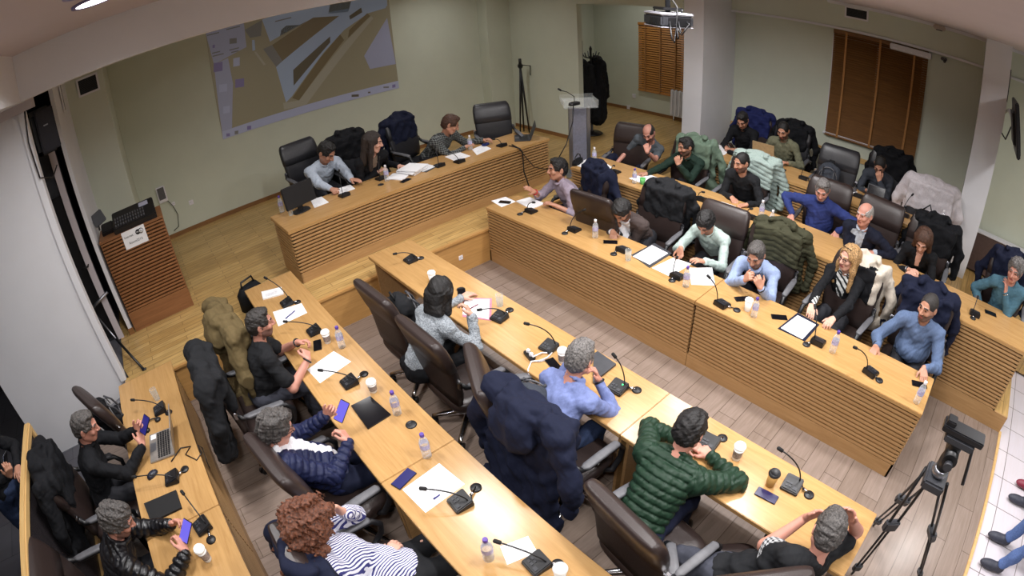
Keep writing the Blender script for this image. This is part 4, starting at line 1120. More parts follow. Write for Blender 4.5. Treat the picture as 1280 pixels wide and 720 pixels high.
def backpack(label, loc, rz, m, seed=3, tilt=0.25, sc=1.0):
    t = thing('backpack', label, 'backpack', loc, rz)
    F = Field(V(-.24, -.22, -.02), V(.24, .22, .56), .009)
    F.rbox(V(0, 0, .23), V(.155, .085, .23), .07, None, 0); F.ell(V(0, 0, .40), V(.14, .08, .11), None, .05)
    F.rbox(V(0, .095, .17), V(.115, .045, .13), .04, None, .02); F.noise(.010, 40, seed)
    obj('bag_body', F.mesh('bag_body'), m, t)
    for s in (-1, 1):
        MB().tube([(s * .07, -.06, .47), (s * .09, -.12, .42), (s * .10, -.135, .28), (s * .11, -.11, .12), (s * .13, -.07, .06)], [.02, .026, .026, .018, .012], 8).build('shoulder_strap', M_blackm, t)
    MB().tube([(-.04, -.03, .49), (-.035, -.03, .54), (.035, -.03, .54), (.04, -.03, .49)], .010, 8).build('carry_handle', M_blackm, t)
    zp = MB(); zp.tube([(.13 * math.cos(w), .085 + .02 * math.sin(w), .30 + .14 * math.sin(w)) for w in np.linspace(0.1, PI - .1, 12)], .006, 6); zp.tube([(-.10, .138, .27), (.10, .138, .27)], .006, 6)
    zp.build('zip', M_pad, t)
    for s in (-1, 1): MB().tube([(s * .08, .10, .44), (s * .085, .135, .36), (s * .085, .145, .20), (s * .085, .12, .08)], .010, 6).build('webbing', M_gcase, t)
    t.rotation_euler = (tilt, 0, rz); t.scale = (sc, sc, sc)
    return t

# ------------------------------------------------------------------ cloth colours
def cloth(n, c, var=.1, scale=80, rough=.85, bump=.1): return mat('cloth ' + n, c, rough, var=var, scale=scale, bump=bump, bscale=260, spec=.25)
K_black = cloth('black', (18, 19, 23)); K_navy = cloth('navy', (20, 25, 46)); K_denim = cloth('denim', (44, 56, 84), .2); K_grey = cloth('grey', (84, 90, 96)); K_trous = cloth('grey trousers', (62, 64, 74))
K_black2 = cloth('soft black', (26, 27, 30)); K_pale = cloth('pale grey blue', (172, 182, 196)); K_lblue = cloth('light blue', (142, 158, 192)); K_sweat = cloth('blue sweater', (92, 110, 142)); K_teal = cloth('teal blue', (70, 104, 120))
K_mint = cloth('pale green', (172, 188, 182)); K_lilac = cloth('lilac', (150, 138, 152)); K_blazer = cloth('brown blazer', (70, 60, 58)); K_royal = cloth('royal blue', (42, 54, 108)); K_suit = cloth('dark suit', (22, 26, 42))
K_khaki = cloth('khaki', (104, 104, 84)); K_char = cloth('charcoal', (56, 60, 68)); K_dgreen = cloth('dark green', (24, 42, 34)); K_puff = cloth('green puffer', (30, 52, 38), .12, 40, .5); K_npuff = cloth('navy puffer', (28, 34, 66), .12, 40, .5)
K_peri = cloth('periwinkle shirt', (114, 126, 172)); K_white = cloth('white', (222, 222, 226)); K_olive = cloth('olive coat', (96, 82, 54)); K_oliveq = cloth('olive quilted', (58, 58, 42)); K_cream = cloth('cream coat', (200, 190, 176))
K_parka = cloth('sage parka', (98, 116, 100)); K_mintq = cloth('mint puffer', (150, 166, 160)); K_wpuff = cloth('white puffer', (196, 190, 194)); K_bjack = cloth('blue jacket', (30, 37, 84)); K_lthr = mat('black leather jacket', (20, 20, 24), .32, var=.15, scale=50, bump=.15, bscale=90)
def knit(n, a, b):
    m, nt, bs = _new(n); tc = nt.nodes.new('ShaderNodeTexCoord'); v = nt.nodes.new('ShaderNodeTexVoronoi'); v.inputs['Scale'].default_value = 85
    nt.links.new(tc.outputs['Object'], v.inputs['Vector']); r = nt.nodes.new('ShaderNodeValToRGB'); r.color_ramp.elements[0].color = srgb(a); r.color_ramp.elements[1].color = srgb(b); r.color_ramp.elements[1].position = .7
    nt.links.new(v.outputs['Distance'], r.inputs['Fac']); nt.links.new(r.outputs['Color'], bs.inputs['Base Color']); bs.inputs['Roughness'].default_value = .95
    bp = nt.nodes.new('ShaderNodeBump'); bp.inputs['Strength'].default_value = .5; bp.inputs['Distance'].default_value = .01; nt.links.new(v.outputs['Distance'], bp.inputs['Height']); nt.links.new(bp.outputs['Normal'], bs.inputs['Normal'])
    return m
K_knit = knit('grey melange knit', (92, 98, 104), (150, 156, 162))
def bands(n, a, b, scale, rot, ratio=.5, cross=False):
    m, nt, bs = _new(n); tc = nt.nodes.new('ShaderNodeTexCoord'); outs = []
    for k, ro in enumerate([rot] + ([tuple(v + (PI / 2 if i == 1 else 0) for i, v in enumerate(rot))] if cross else [])):
        mp = nt.nodes.new('ShaderNodeMapping'); mp.inputs['Rotation'].default_value = ro; nt.links.new(tc.outputs['Object'], mp.inputs['Vector'])
        w = nt.nodes.new('ShaderNodeTexWave'); w.inputs['Scale'].default_value = scale; w.inputs['Distortion'].default_value = 0.5; w.inputs['Detail'].default_value = 1; w.inputs['Detail Scale'].default_value = .6
        nt.links.new(mp.outputs['Vector'], w.inputs['Vector']); r = nt.nodes.new('ShaderNodeValToRGB'); r.color_ramp.interpolation = 'CONSTANT'
        r.color_ramp.elements[1].position = ratio; r.color_ramp.elements[0].color = srgb(a); r.color_ramp.elements[1].color = srgb(b); nt.links.new(w.outputs['Fac'], r.inputs['Fac']); outs.append(r.outputs['Color'])
    if cross:
        mx = nt.nodes.new('ShaderNodeMix'); mx.data_type = 'RGBA'; mx.inputs[0].default_value = .5; nt.links.new(outs[0], mx.inputs[6]); nt.links.new(outs[1], mx.inputs[7]); outs = [mx.outputs[2]]
    nt.links.new(outs[0], bs.inputs['Base Color']); bs.inputs['Roughness'].default_value = .85
    return m
K_stripe = bands('blue white stripes', (54, 56, 120), (226, 226, 236), 24, (0, 0, R_(68)), .42)
K_plaid = bands('dark plaid', (26, 28, 30), (120, 124, 122), 11, (0, 0, 0), .72, True)
K_print = bands('white print', (20, 20, 24), (190, 190, 192), 13, (0.3, .4, .5), .45, True)
K_scarf = bands('black white scarf', (30, 34, 36), (226, 228, 226), 9, (0, R_(35), R_(30)), .35)

def W(px, py, z): return tuple(at(px, py, z))
D, R1, R2H, R3H = DZ, .76, .94, 1.14
# ---------- the dais
i = person('person in a light blue shirt writing at the left end of the dais', (408, 190), 1.12, -82, PF, -62, 42, rw=W(416, 238, D + .05), lw=W(445, 231, D + .04), rh=dict(curl=.9, n=(0.3, -.2, -1)), lh=dict(curl=.15, d=(.5, -.8, -.1)), top=K_pale, hair='short', haircol='black', skin='tan', seed=1, hs=1.22, build=1.22)
chair_for('D1', i, 'dark leather chair behind the man in light blue shirt on the dais', 'grey', back=.12)
i = person('person in black with long dark hair and a necklace at the dais', (466, 178), 1.16, -86, PF, -40, 14, rw=W(471, 216, D + .04), lw=W(498, 207, D + .04), top=K_black, collar=False, hair='long', haircol='darkbrown', skin='fair', front=dict(mat=cloth('beaded neckline', (120, 104, 90), .6, 200), w=.05, z0=.36), build=1.05, hs=1.15, seed=2)
chair_for('D2', i, 'dark chair behind the woman in black on the dais', 'grey', back=.12)
drape('D2', 'black coat over the chair of the long haired woman on the dais', K_black, seed=4)
i = person('person in a dark checked shirt reaching right at the dais', (563, 155), 1.10, -74, PF, -36, 32, rw=W(581, 184, D + .05), lw=W(604, 175, D + .06), lh=dict(curl=.5), top=K_plaid, hair='short', haircol='brown', skin='tan', seed=3, hs=1.16, build=1.15)
chair_for('D3', i, 'dark chair behind the man in the checked shirt on the dais', 'grey', back=.16, side=.12)
drape('D3', 'dark navy jacket over the chair of the man in the checked shirt', K_navy, seed=5, bulk=1.1)
chair_px('D4', 'empty charcoal leather chair at the right end of the dais', 613, 131, -112, PF, 'grey')
# ---------- front right row
i = person('person in a lilac shirt with one raised hand at the front row far end', (697, 211), 1.18, 160, 0, 158, 2, rw=W(668, 240, .93), lw=W(694, 257, .80), rh=dict(curl=.15, d=(-.75, .2, .65), n=(-.5, .5, -.2)), lh=dict(curl=.4), top=K_lilac, sleeve='elbow', hair='short', haircol='black', skin='tan', seed=6, hs=1.16, build=1.1, watch={'r': mat('red band', (170, 40, 40))})
chair_for('A', i, 'brown chair behind the man in the lilac shirt', back=.05, side=-.05)
drape('A', 'dark blue jacket over the chair of the man in the lilac shirt', K_navy, seed=7, low=.02)
chair_px('B', 'empty brown leather chair between the lilac shirt and the brown blazer', 738, 246, 4)
i = person('person in a brown blazer looking down at his hands in the front row', (777, 263), 1.06, 186, 0, 186, 52, rw=W(766, 289, .80), lw=W(776, 283, .82), rh=dict(curl=.7, d=(-.6, -.6, -.2)), lh=dict(curl=.6), top=K_blazer, hair='thick', haircol='black', skin='olive', beard='black', front=dict(mat=K_white, w=.06, z0=.14, cuff=True), seed=8)
chair_for('C', i, 'brown chair behind the man in the brown blazer', back=.0, side=-.16)
drape('C', 'black jacket over the chair beside the man in the brown blazer', K_black2, seed=9, side=-.04)
i = person('person in a pale green shirt writing in the front row', (882, 278), 1.10, 182, 0, 186, 46, rw=W(851, 310, .86), lw=W(880, 327, .80), rh=dict(curl=.9, d=(-.3, -.2, -.9), n=(-.6, .1, .4)), lh=dict(curl=.3), top=K_mint, hair='thick', haircol='black', skin='tan', seed=10)
chair_for('Dd', i, 'brown chair behind the man in the pale green shirt', side=-.06)
i = person('person in a pale blue shirt resting his mouth on clasped hands', (945, 318), 1.06, 184, 0, 186, 26, rw=W(930, 350, .90), lw=W(951, 360, .90), re=(0.0, .9, -1), le=(-.1, -.5, -1), rh=dict(d=(-.1, -.55, .75), n=(.6, -.6, 0), curl=.95), lh=dict(d=(-.1, .5, .8), n=(.6, .6, .1), curl=.95), top=K_lblue, hair='short', haircol='saltpepper', skin='tan', beard='grey', watch={'l': M_black}, seed=11)
chair_for('E', i, 'dark chair behind the man with clasped hands', side=-.05)
drape('E', 'olive quilted jacket over the chair of the man with clasped hands', K_oliveq, quilt=True, seed=12, width=.30, side=-.03)
i = person('person with long blond hair in a black blazer and white scarf', (1061, 322), 1.20, 172, 0, 156, 4, rw=W(1010, 388, .82), lw=W(1036, 406, .80), rh=dict(curl=.3, d=(-.8, -.3, -.3)), lh=dict(curl=.5), top=K_black, hair='long', haircol='blond', skin='fair', front=dict(mat=K_scarf, w=.085, z0=.08), build=.93, glasses=True, seed=13)
gl = PEOPLE[-1]; gm = MB()
for s in (-1, 1):
    pts = [gl['C'] + gl['A'] @ V(s * .032 + .022 * math.cos(q), .062 + .012 * math.sin(q), .120 + .010 * math.sin(q)) for q in np.linspace(0, 2 * PI, 13)]
    gm.tube(pts, .004, 6)
gm.build('sunglasses', M_black, gl['obj'])
chair_for('F', i, 'brown chair behind the woman in the black blazer', side=-.04)
drape('F', 'cream coat with dark edging over the chair of the blond woman', K_cream, seed=14, side=-.05, width=.27, lining=K_black)
i = person('person in a blue sweater turned sideways at the near end of the front row', (1160, 384), 1.20, 182, 0, 156, 6, rw=W(1096, 432, .81), lw=W(1155, 460, .82), rh=dict(curl=.5, d=(-.6, .1, -.6)), lh=dict(curl=.35, d=(-.7, -.3, -.35)), top=K_sweat, collar=False, belly=.05, build=1.08, hair='crop', haircol='greydark', skin='tan', beard='greydark', seed=15, watch={'r': M_black})
chair_for('G', i, 'dark chair behind the man in the blue sweater', side=.0)
drape('G', 'dark navy jacket over the chair of the man in the blue sweater', K_navy, seed=16, width=.30)
# ---------- first tier
i = person('person with a shaved head in a grey T-shirt resting his chin on his hand', (811, 166), 1.13, 196, T2, 196, 34, roll=-8, rw=W(770, 205, .80), lw=W(809, 190, 1.14), le=(-.3, -.5, -1), lh=dict(d=(.1, .3, .9), n=(.5, .5, .2), curl=.8), top=K_grey, sleeve='short', collar=False, hair='ring', haircol='greydark', skin='pink', beard='greydark', trousers=K_navy, seed=17, lean_side=-.30, watch={'l': M_black}, legs=(tuple(at(758, 197, .88)), tuple(at(775, 225, .60)), tuple(at(790, 232, .72)), tuple(at(785, 240, .30))))
chair_for('H', i, 'brown chair behind the man in the grey T-shirt', side=-.16)
i = person('person in a dark green hoodie with a fist at his mouth on the first tier', (857, 183), 1.14, 184, T2, 158, 14, rw=W(808, 217, .97), lw=W(848, 206, 1.16), le=(-.1, -.5, -1), rh=dict(curl=.3, d=(-.5, .8, -.1)), lh=dict(d=(-.05, .25, .9), n=(.6, .4, 0), curl=1.0), top=K_dgreen, hair='short', haircol='black', skin='olive', beard='black', watch={'l': M_black}, seed=18)
chair_for('I', i, 'brown chair behind the man in the dark green hoodie')
drape('I', 'sage green parka over the chair of the man in the dark green hoodie', K_parka, seed=19, width=.30, side=-.04)
i = person('person in a black sweater with folded hands on the first tier', (927, 203), 1.18, 182, T2, 160, 14, rw=W(914, 246, .98), lw=W(934, 256, .97), rh=dict(curl=.5, d=(-.5, -.8, -.2)), lh=dict(curl=.6, d=(-.6, .6, -.1)), top=K_black2, collar=False, hair='crop', haircol='black', skin='tan', beard='black', seed=20)
chair_for('J', i, 'brown chair behind the man in the black sweater on the first tier')
drape('J', 'pale mint quilted jacket over the chair of the man in the black sweater', K_mintq, quilt=True, seed=21, width=.31, side=-.05, bulk=1.15)
i = person('person in a royal blue shirt with both arms spread, white beard', (1028, 237), 1.20, 182, T2, 192, 26, rw=W(990, 268, .99), lw=W(1046, 289, .99), re=(.3, 1, .1), le=(.3, -1, .1), rh=dict(curl=.5, d=(-.5, .2, -.7)), lh=dict(curl=.5, d=(-.5, -.2, -.7)), top=K_royal, hair='short', haircol='grey', skin='pink', beard='silver', build=1.05, belly=.03, watch={'l': M_chrome}, seed=22)
chair_for('K', i, 'brown chair behind the man in the royal blue shirt')
i = person('bald person in a dark suit with a fist at his mouth on the first tier', (1081, 268), 1.16, 176, T2, 158, 6, rw=W(1071, 290, 1.12), lw=W(1092, 316, .98), re=(.0, .5, -1), rh=dict(d=(0, -.2, .95), n=(.7, -.3, 0), curl=1.1), top=K_suit, hair='ring', haircol='silver', skin='pink', front=dict(mat=K_pale, w=.06, z0=.12, cuff=True), seed=23, build=1.04)
chair_for('L', i, 'brown chair behind the bald man in the dark suit', side=-.05)
i = person('person in black with chin length brown hair looking down at a phone', (1154, 300), 1.13, 180, T2, 180, 40, rw=W(1135, 337, .98), lw=W(1146, 346, .97), rh=dict(curl=.4), lh=dict(curl=.4), top=K_black, collar=False, hair='bob', haircol='brown', skin='fair', build=.92, seed=24, watch={'r': M_alu}, front=dict(mat=skinmat('fair', 'brown'), w=.04, z0=.33))
chair_for('M', i, 'dark chair behind the brown haired woman on the first tier', side=-.05)
drape('M', 'black coat over the chair of the brown haired woman', K_black, seed=25, width=.29, side=-.05)
i = person('person in a teal sweater leaning a cheek on one hand beyond the pier', (1269, 338), 1.20, 178, T2, 162, 10, rw=W(1226, 388, .80), lw=W(1257, 366, 1.14), le=(-.2, -.3, -1), rh=dict(curl=.5), lh=dict(d=(.15, .2, .9), n=(.4, .6, .2), curl=.4), top=K_teal, collar=False, hair='messy', haircol='grey', skin='pink', seed=26, watch={'l': M_chrome})
chair_for('N', i, 'dark chair behind the man in the teal sweater')
drape('N', 'dark jacket over the chair of the man in the teal sweater', K_navy, seed=27)
# ---------- upper tier
i = person('person in black holding a phone at the far end of the upper tier', (928, 150), 1.17, 186, T3, 188, 36, rw=W(908, 184, 1.18), lw=W(922, 187, 1.18), rh=dict(curl=.7), lh=dict(curl=.7), top=K_black, hair='short', haircol='black', skin='tan', seed=28)
chair_for('O', i, 'dark chair behind the man in black at the far end of the upper tier')
drape('O', 'bright blue jacket over the chair of the man in black at the upper tier', K_bjack, seed=29, width=.31)
i = person('person in a khaki jacket behind a beige laptop on the upper tier', (979, 163), 1.19, 184, T3, 184, 26, rw=W(962, 197, 1.18), lw=W(985, 204, 1.18), rh=dict(curl=.5), lh=dict(curl=.5), top=K_khaki, hair='crop', haircol='black', skin='tan', beard='black', seed=30)
chair_for('P', i, 'dark chair behind the man in the khaki jacket', 'grey')
drape('P', 'black jacket over the chair of the man in the khaki jacket', K_black, seed=31)
chair_px('R3e', 'empty charcoal chair with a backpack on the upper tier', 1052, 187, 184, T3, 'grey')
i = person('person in a charcoal shirt with a hand at his chin on the upper tier', (1100, 206), 1.13, 182, T3, 184, 42, rw=W(1083, 238, 1.19), lw=W(1099, 226, 1.36), le=(-.2, -.5, -1), rh=dict(curl=.8), lh=dict(d=(-.1, .25, .9), n=(.6, .3, 0), curl=.9), top=K_char, hair='crop', haircol='black', skin='tan', glasses=True, seed=32)
chair_for('Q', i, 'dark chair behind the man in the charcoal shirt', 'grey', side=-.04)
drape('Q', 'black jacket over the chair of the man in the charcoal shirt', K_black, seed=33, width=.30, side=-.05)
chair_px('R3w', 'chair hidden under the white puffer jacket at the end of the upper tier', 1166, 232, 184, T3, 'grey')
drape('R3w', 'white puffer jacket over the last chair of the upper tier', K_wpuff, seed=34, width=.35, bulk=1.35)
# ---------- middle desk
i = person('person with black bobbed hair in a grey knit sweater, cheek on hand', (551, 366), 1.14, 4, 0, 18, 22, rw=W(589, 394, .94), lw=W(577, 372, .80), re=(.6, -.6, -1), rh=dict(d=(-.1, .5, .8), n=(-.5, .5, .1), curl=.7), top=K_knit, collar=False, hair='bob', haircol='black', skin='fair', build=.94, trousers=K_black, seed=35)
i = person('person with grey hair in a periwinkle shirt seen from behind', (725, 447), 1.14, 2, 0, 10, 24, rw=W(748, 475, .92), lw=W(716, 452, .90), re=(.6, -.5, -1), le=(.6, .5, -1), rh=dict(d=(-.1, .3, .9), n=(-.6, .4, 0), curl=.8), lh=dict(d=(0, -.3, .9), n=(-.6, -.4, 0), curl=.8), top=K_peri, hair='short', haircol='grey', skin='pink', trousers=K_denim, watch={'r': M_black}, seed=36, belly=.02)
i = person('person in a green puffer jacket leaning on the middle desk', (862, 538), 1.08, 3, 0, 8, 34, rw=W(888, 570, .81), lw=W(856, 552, .82), re=(.3, -1, -.2), le=(.3, 1, -.2), rh=dict(d=(.3, .9, -.1), curl=.5), lh=dict(d=(.3, -.9, -.1), curl=.5), top=K_puff, puff=.014, hair='thick', haircol='black', skin='pink', build=1.06, trousers=K_navy, seed=37)
Hx = W(905, 716, .57)
kR, kL = W(862, 716, .54), W(852, 694, .56)
i = person('person in a printed black T-shirt holding his head in both hands', (1036, 664), 1.12, 38, 0, 16, 36, roll=0, rw=W(1066, 652, 1.10), lw=W(1006, 648, 1.00), le=(.8, .5, -.6), re=(.9, -.4, -.7), lh=dict(d=(.3, -.5, .6), n=(-.6, -.6, 0), curl=.4), rh=dict(d=(-.1, .5, .7), n=(-.7, .3, 0), curl=.3), top=K_black2, sleeve='short', collar=False, hair='receding', haircol='saltpepper', skin='pink', trousers=K_trous, hips=Hx, legs=(kR, (kR[0], kR[1] + .02, .09), kL, (kL[0], kL[1] + .02, .09)), front=dict(mat=K_print, w=.0, w0=.15, z0=.30, z1=.45, both=True), seed=38, build=1.08)
chair_px('Ca', 'empty brown chair with a backpack at the far end of the middle desk', 463, 366, 2)
chair_px('Cb', 'brown chair behind the woman in the grey knit sweater', 520, 416, 0)
chair_px('Cc', 'empty brown chair turned aside behind the backpack at the middle desk', 592, 462, -28)
chair_px('Cd', 'brown chair under the long navy coat at the middle desk', 655, 514, 0)
drape('Cd', 'long navy coat over the chair of the man in the periwinkle shirt', K_navy, seed=39, length=.80, width=.33, bulk=1.25, hood=True)
chair_px('Ce', 'large brown leather chair behind the man in the green puffer jacket', 776, 645, -8)
chair('Cf', 'brown chair under the man in the printed black T-shirt', Hx[0] - .02, Hx[1] + .0, 44)
backpack('dark backpack on the empty chair at the far end of the middle desk', (CHAIRS['Ca'][0] + .02, CHAIRS['Ca'][1] + .02, .50), R_(-100), K_black2)
backpack('dark grey backpack on the turned chair behind the man in the periwinkle shirt', (CHAIRS['Cc'][0] + .05, CHAIRS['Cc'][1] - .02, .50), R_(-70), K_char)
backpack('grey and black backpack on the empty charcoal chair of the upper tier', (CHAIRS['R3e'][0] - .02, CHAIRS['R3e'][1] + .07, T3 + .50), R_(94), K_char)
# ---------- left desk
i = person('person in a black T-shirt with hands joined at the left desk', (325, 404), 1.20, -2, 0, -10, 8, rw=W(385, 449, .86), lw=W(372, 428, .86), re=(.1, -.5, -1), rh=dict(d=(.2, .8, .3), n=(-.5, .3, -.5), curl=.8), lh=dict(d=(.8, -.5, .1), n=(-.1, -.5, -.7), curl=.8), top=K_black2, sleeve='short', collar=False, belly=.04, build=1.1, hair='short', haircol='greydark', skin='pink', beard='greydark', trousers=K_trous, watch={'r': M_black, 'l': M_black}, seed=40)
chair_for('La', i, 'dark chair behind the man in the black T-shirt at the left desk', back=.05, side=.10)
drape('La', 'black jackets over the chair of the man in the black T-shirt', K_black2, seed=41, width=.30, bulk=1.4, side=.06, length=.66)
chair_px('L0', 'chair under the olive coat at the far end of the left desk', 276, 402, 4)
drape('L0', 'olive brown coat over the chair at the far end of the left desk', K_olive, seed=42, length=.74, width=.38, bulk=1.15, hood=True)
i = person('person with grey curls and glasses in a navy quilted jacket reading a phone', (345, 535), 1.15, 2, 0, -4, 24, rw=W(437, 552, .84), lw=W(408, 519, .90), rh=dict(d=(-.15, .7, .6), n=(-.6, .4, -.2), curl=.8), lh=dict(d=(.55, -.3, .5), n=(-.6, -.3, -.2), curl=.8), top=K_npuff, puff=.014, hair='messy', haircol='saltpepper', skin='pink', glasses=True, trousers=K_navy, front=dict(mat=K_white, w=.075, w0=.02, z0=.08), seed=43, belly=.03, hips=(.37, 2.52, .57))
chair_px('Lb', 'brown leather chair behind the man in the navy quilted jacket', 331, 574, 8)
i = person('person with long curly auburn hair in a blue and white striped blouse', (389, 655), 1.15, 0, 0, -6, 26, rw=W(486, 694, .70), lw=W(430, 640, 1.0), le=(.3, .5, -1), re=(-.3, -.7, -.6), rh=dict(curl=.4), lh=dict(d=(-.4, .2, .7), n=(-.5, -.3, 0), curl=.8), top=K_stripe, hair='curly', haircol='auburn', skin='fair', trousers=K_black2, hips=(.36, 1.60, .56), seed=44, build=.95)
chair('Lc', 'dark chair under the curly haired woman', .17, 1.64, 0)
drape('Lc', 'dark navy jacket over the chair of the curly haired woman', K_navy, seed=45, width=.30, low=.05)
# ---------- side desk
i = person('person in a black sweater holding a phone over a silver laptop', (106, 533), 1.20, 2, 0, -6, 22, rw=W(178, 556, .88), lw=W(172, 538, .96), rh=dict(d=(.2, .7, .5), n=(-.6, .4, -.2), curl=.9), lh=dict(d=(.6, -.1, .5), n=(-.4, -.4, -.2), curl=.8), top=K_black, hair='short', haircol='saltpepper', skin='pink', seed=46, build=1.05)
chair_for('FLb', i, 'chair under the black jacket at the side desk', back=-.04, side=.10)
drape('FLb', 'black jacket over the chair of the man with the silver laptop', K_black, seed=47, width=.30)
chair_px('FLa', 'brown leather chair against the white wall at the far end of the side desk', 106, 499, 26)
backpack('black backpack beside the far chair of the side desk', (at(146, 522, .72).x, at(146, 522, .72).y, .48), R_(-80), K_black)
i = person('person in a black leather jacket reading a lit phone at the side desk', (146, 650), 1.14, 4, 0, -6, 34, rw=W(232, 690, .86), lw=W(214, 655, .88), rh=dict(d=(.1, .8, .5), n=(-.6, .3, -.3), curl=.8), lh=dict(d=(.7, -.3, .3), n=(-.3, -.5, -.4), curl=.8), top=K_lthr, puff=.012, hair='messy', haircol='saltpepper', skin='pink', beard='greydark', seed=48, build=1.06)
chair_for('FLc', i, 'brown chair behind the man in the leather jacket', back=.10)
# ---------- people at the edges
pj = W(8, 585, 1.25)
i = person('person in dark clothes standing with a phone beyond the wooden rail', (0, 0), 0, -60, 0, -50, 30, head_w=(pj[0] - .25, pj[1] + .12, 1.62), rw=(pj[0] - .02, pj[1], 1.18), lw=(pj[0] + .04, pj[1] + .12, 1.15), rh=dict(curl=.8, d=(.4, -.2, .6), n=(-.4, .4, -.2)), top=K_black, hair='short', haircol='black', skin='tan', stand=True, trousers=K_denim, seed=49)
M_red = mat('red shoe', (130, 40, 60), .5); M_sneak = mat('grey trainer', (52, 54, 66), .6, var=.2, scale=60)
zf = -.03
f1 = W(1243, 706, zf + .05); f2 = W(1252, 672, zf + .05)
i = person('seated person in light blue jeans and grey laced trainers, mostly out of frame', (0, 0), 0, 88, zf, 88, 5, head_w=(f1[0] + .02, f1[1] - .75, 1.2), hips=(f1[0] + .08, f1[1] - .72, .54), legs=((f2[0], f2[1] - .18, .50), (f2[0], f2[1] - .06, zf + .09), (f1[0], f1[1] - .20, .50), (f1[0], f1[1] - .06, zf + .09)), top=K_char, trousers=cloth('pale jeans', (92, 116, 168), .2), hair='short', haircol='brown', skin='tan', feet=(-.12, .99, 0), shoecol=M_sneak, seed=50)
chair('X1', 'chair under the person in light blue jeans', f1[0] + .08, f1[1] - .75, 88, zf)
g1 = W(1274, 624, zf + .05); g2 = W(1281, 609, zf + .05)
i = person('seated person in dark jeans with one dark red shoe, mostly out of frame', (0, 0), 0, 92, zf, 92, 5, head_w=(g2[0] + .1, g1[1] - .80, 1.2), hips=(g2[0] + .08, g1[1] - .78, .54), legs=((g2[0] + .05, g1[1] - .24, .50), (g2[0] + .05, g2[1] - .10, zf + .09), (g1[0], g1[1] - .24, .50), (g1[0], g1[1] - .08, zf + .09)), top=K_khaki, trousers=K_denim, hair='short', haircol='black', skin='tan', feet=(-.1, .99, 0), shoecol=(M_red, M_sneak), seed=51)
chair('X2', 'chair under the person in dark jeans', g2[0] + .08, g1[1] - .80, 92, zf)
# ------------------------------------------------------------------ things on the desks
def mic_base_mesh():
    m = MB()
    pr = [(-.065, -.062, 0), (.065, -.062, 0), (.065, .062, 0), (-.065, .062, 0), (-.060, -.058, .024), (.060, -.058, .024), (.060, .058, .052), (-.060, .058, .052)]
    m.add(pr, [(3, 2, 1, 0), (4, 5, 6, 7), (0, 1, 5, 4), (1, 2, 6, 5), (2, 3, 7, 6), (3, 0, 4, 7)])
    me = m.mesh('base')
    bm = bmesh.new(); bm.from_mesh(me); bmesh.ops.bevel(bm, geom=bm.edges[:], offset=.006, segments=2, affect='EDGES'); bm.to_mesh(me); bm.free()
    me.materials.append(M_black); return me
MIC_ME = mic_base_mesh()
def _btn():
    m = MB(); sl = math.atan2(.028, .116); rx = Matrix.Rotation(sl, 3, 'X')
    for dx, dy, w, hh in ((-.032, -.028, .018, .014), (-.008, -.028, .018, .014), (-.032, -.006, .018, .014), (-.008, -.006, .018, .014), (.028, -.03, .028, .022)):
        m.box((dx, dy, .024 + (dy + .058) * .2414 + .002), (w, hh, .004), rx)
    me = m.mesh('keypad'); me.materials.append(M_gcase); return me
BTN_ME = _btn()
N_MIC = [0]
def mic(label, bx, by, hx, hy, z, yaw, disc=None, hz=0.26, lit=False):
    """base at px bx,by, gooseneck head at px hx,hy; yaw: where the speaker sits (the low edge)"""
    p = at(bx, by, z + .02); t = thing('conference_microphone', label, 'microphone', (p.x, p.y, z), R_(yaw + 90), 'gooseneck conference microphones')
    def part(n, me, par=t):
        o = bpy.data.objects.new(n, me); COL.objects.link(o); o.parent = par; return o
    b = part('base', MIC_ME); part('keypad', BTN_ME, b)
    inv = Matrix.Rotation(-R_(yaw + 90), 4, 'Z') @ Matrix.Translation((-p.x, -p.y, -z))
    if hx is not None:
        hw = inv @ at(hx, hy, z + hz)
        s = Vector((.035, .035, .045)); m = MB(); mid = Vector((s.x * .85 + hw.x * .15, s.y * .85 + hw.y * .15, max(hw.z * .75, .12)))
        if hw.z < .2: mid = Vector((s.x * .8 + hw.x * .2, s.y * .8 + hw.y * .2, hw.z * .95))
        pts = [s * ((1 - q) ** 2) + mid * (2 * q * (1 - q)) + hw * q * q for q in np.linspace(0, 1, 11)]
        m.tube(pts, .0048, 7); m.build('gooseneck', M_black, t)
        d = (pts[-1] - pts[-2]).normalized(); m = MB(); m.tube([hw - d * .012, hw - d * .008, hw + d * .028, hw + d * .034], [.007, .0125, .0125, .008], 10); m.build('capsule', M_blackm, t)
    if disc:
        q = inv @ at(disc[0], disc[1], z); m = MB(); m.lathe([(.036, 0), (.036, .006), (.03, .012), (0.002, .013)], (q.x, q.y, 0), 20); o = m.build('cable_port', M_black, t)
        d = (Vector((q.x, q.y, .012)) - Vector((0.03, 0.03, .02))); k = Vector((.03, .03, .02)) + d * .45
        MB().tube([k, k + d.normalized() * .04], .010, 8).build('plug', M_chrome, o)
        MB().tube([Vector((.05, .05, .02)), k, Vector((q.x, q.y, .012))], .005, 6).build('cord', M_black, o)
    if lit: MB().box((.028, .02, .046), (.010, .010, .006)).build('indicator', emit('green indicator', (60, 220, 120), 2.0), t)
    return t
S = {}
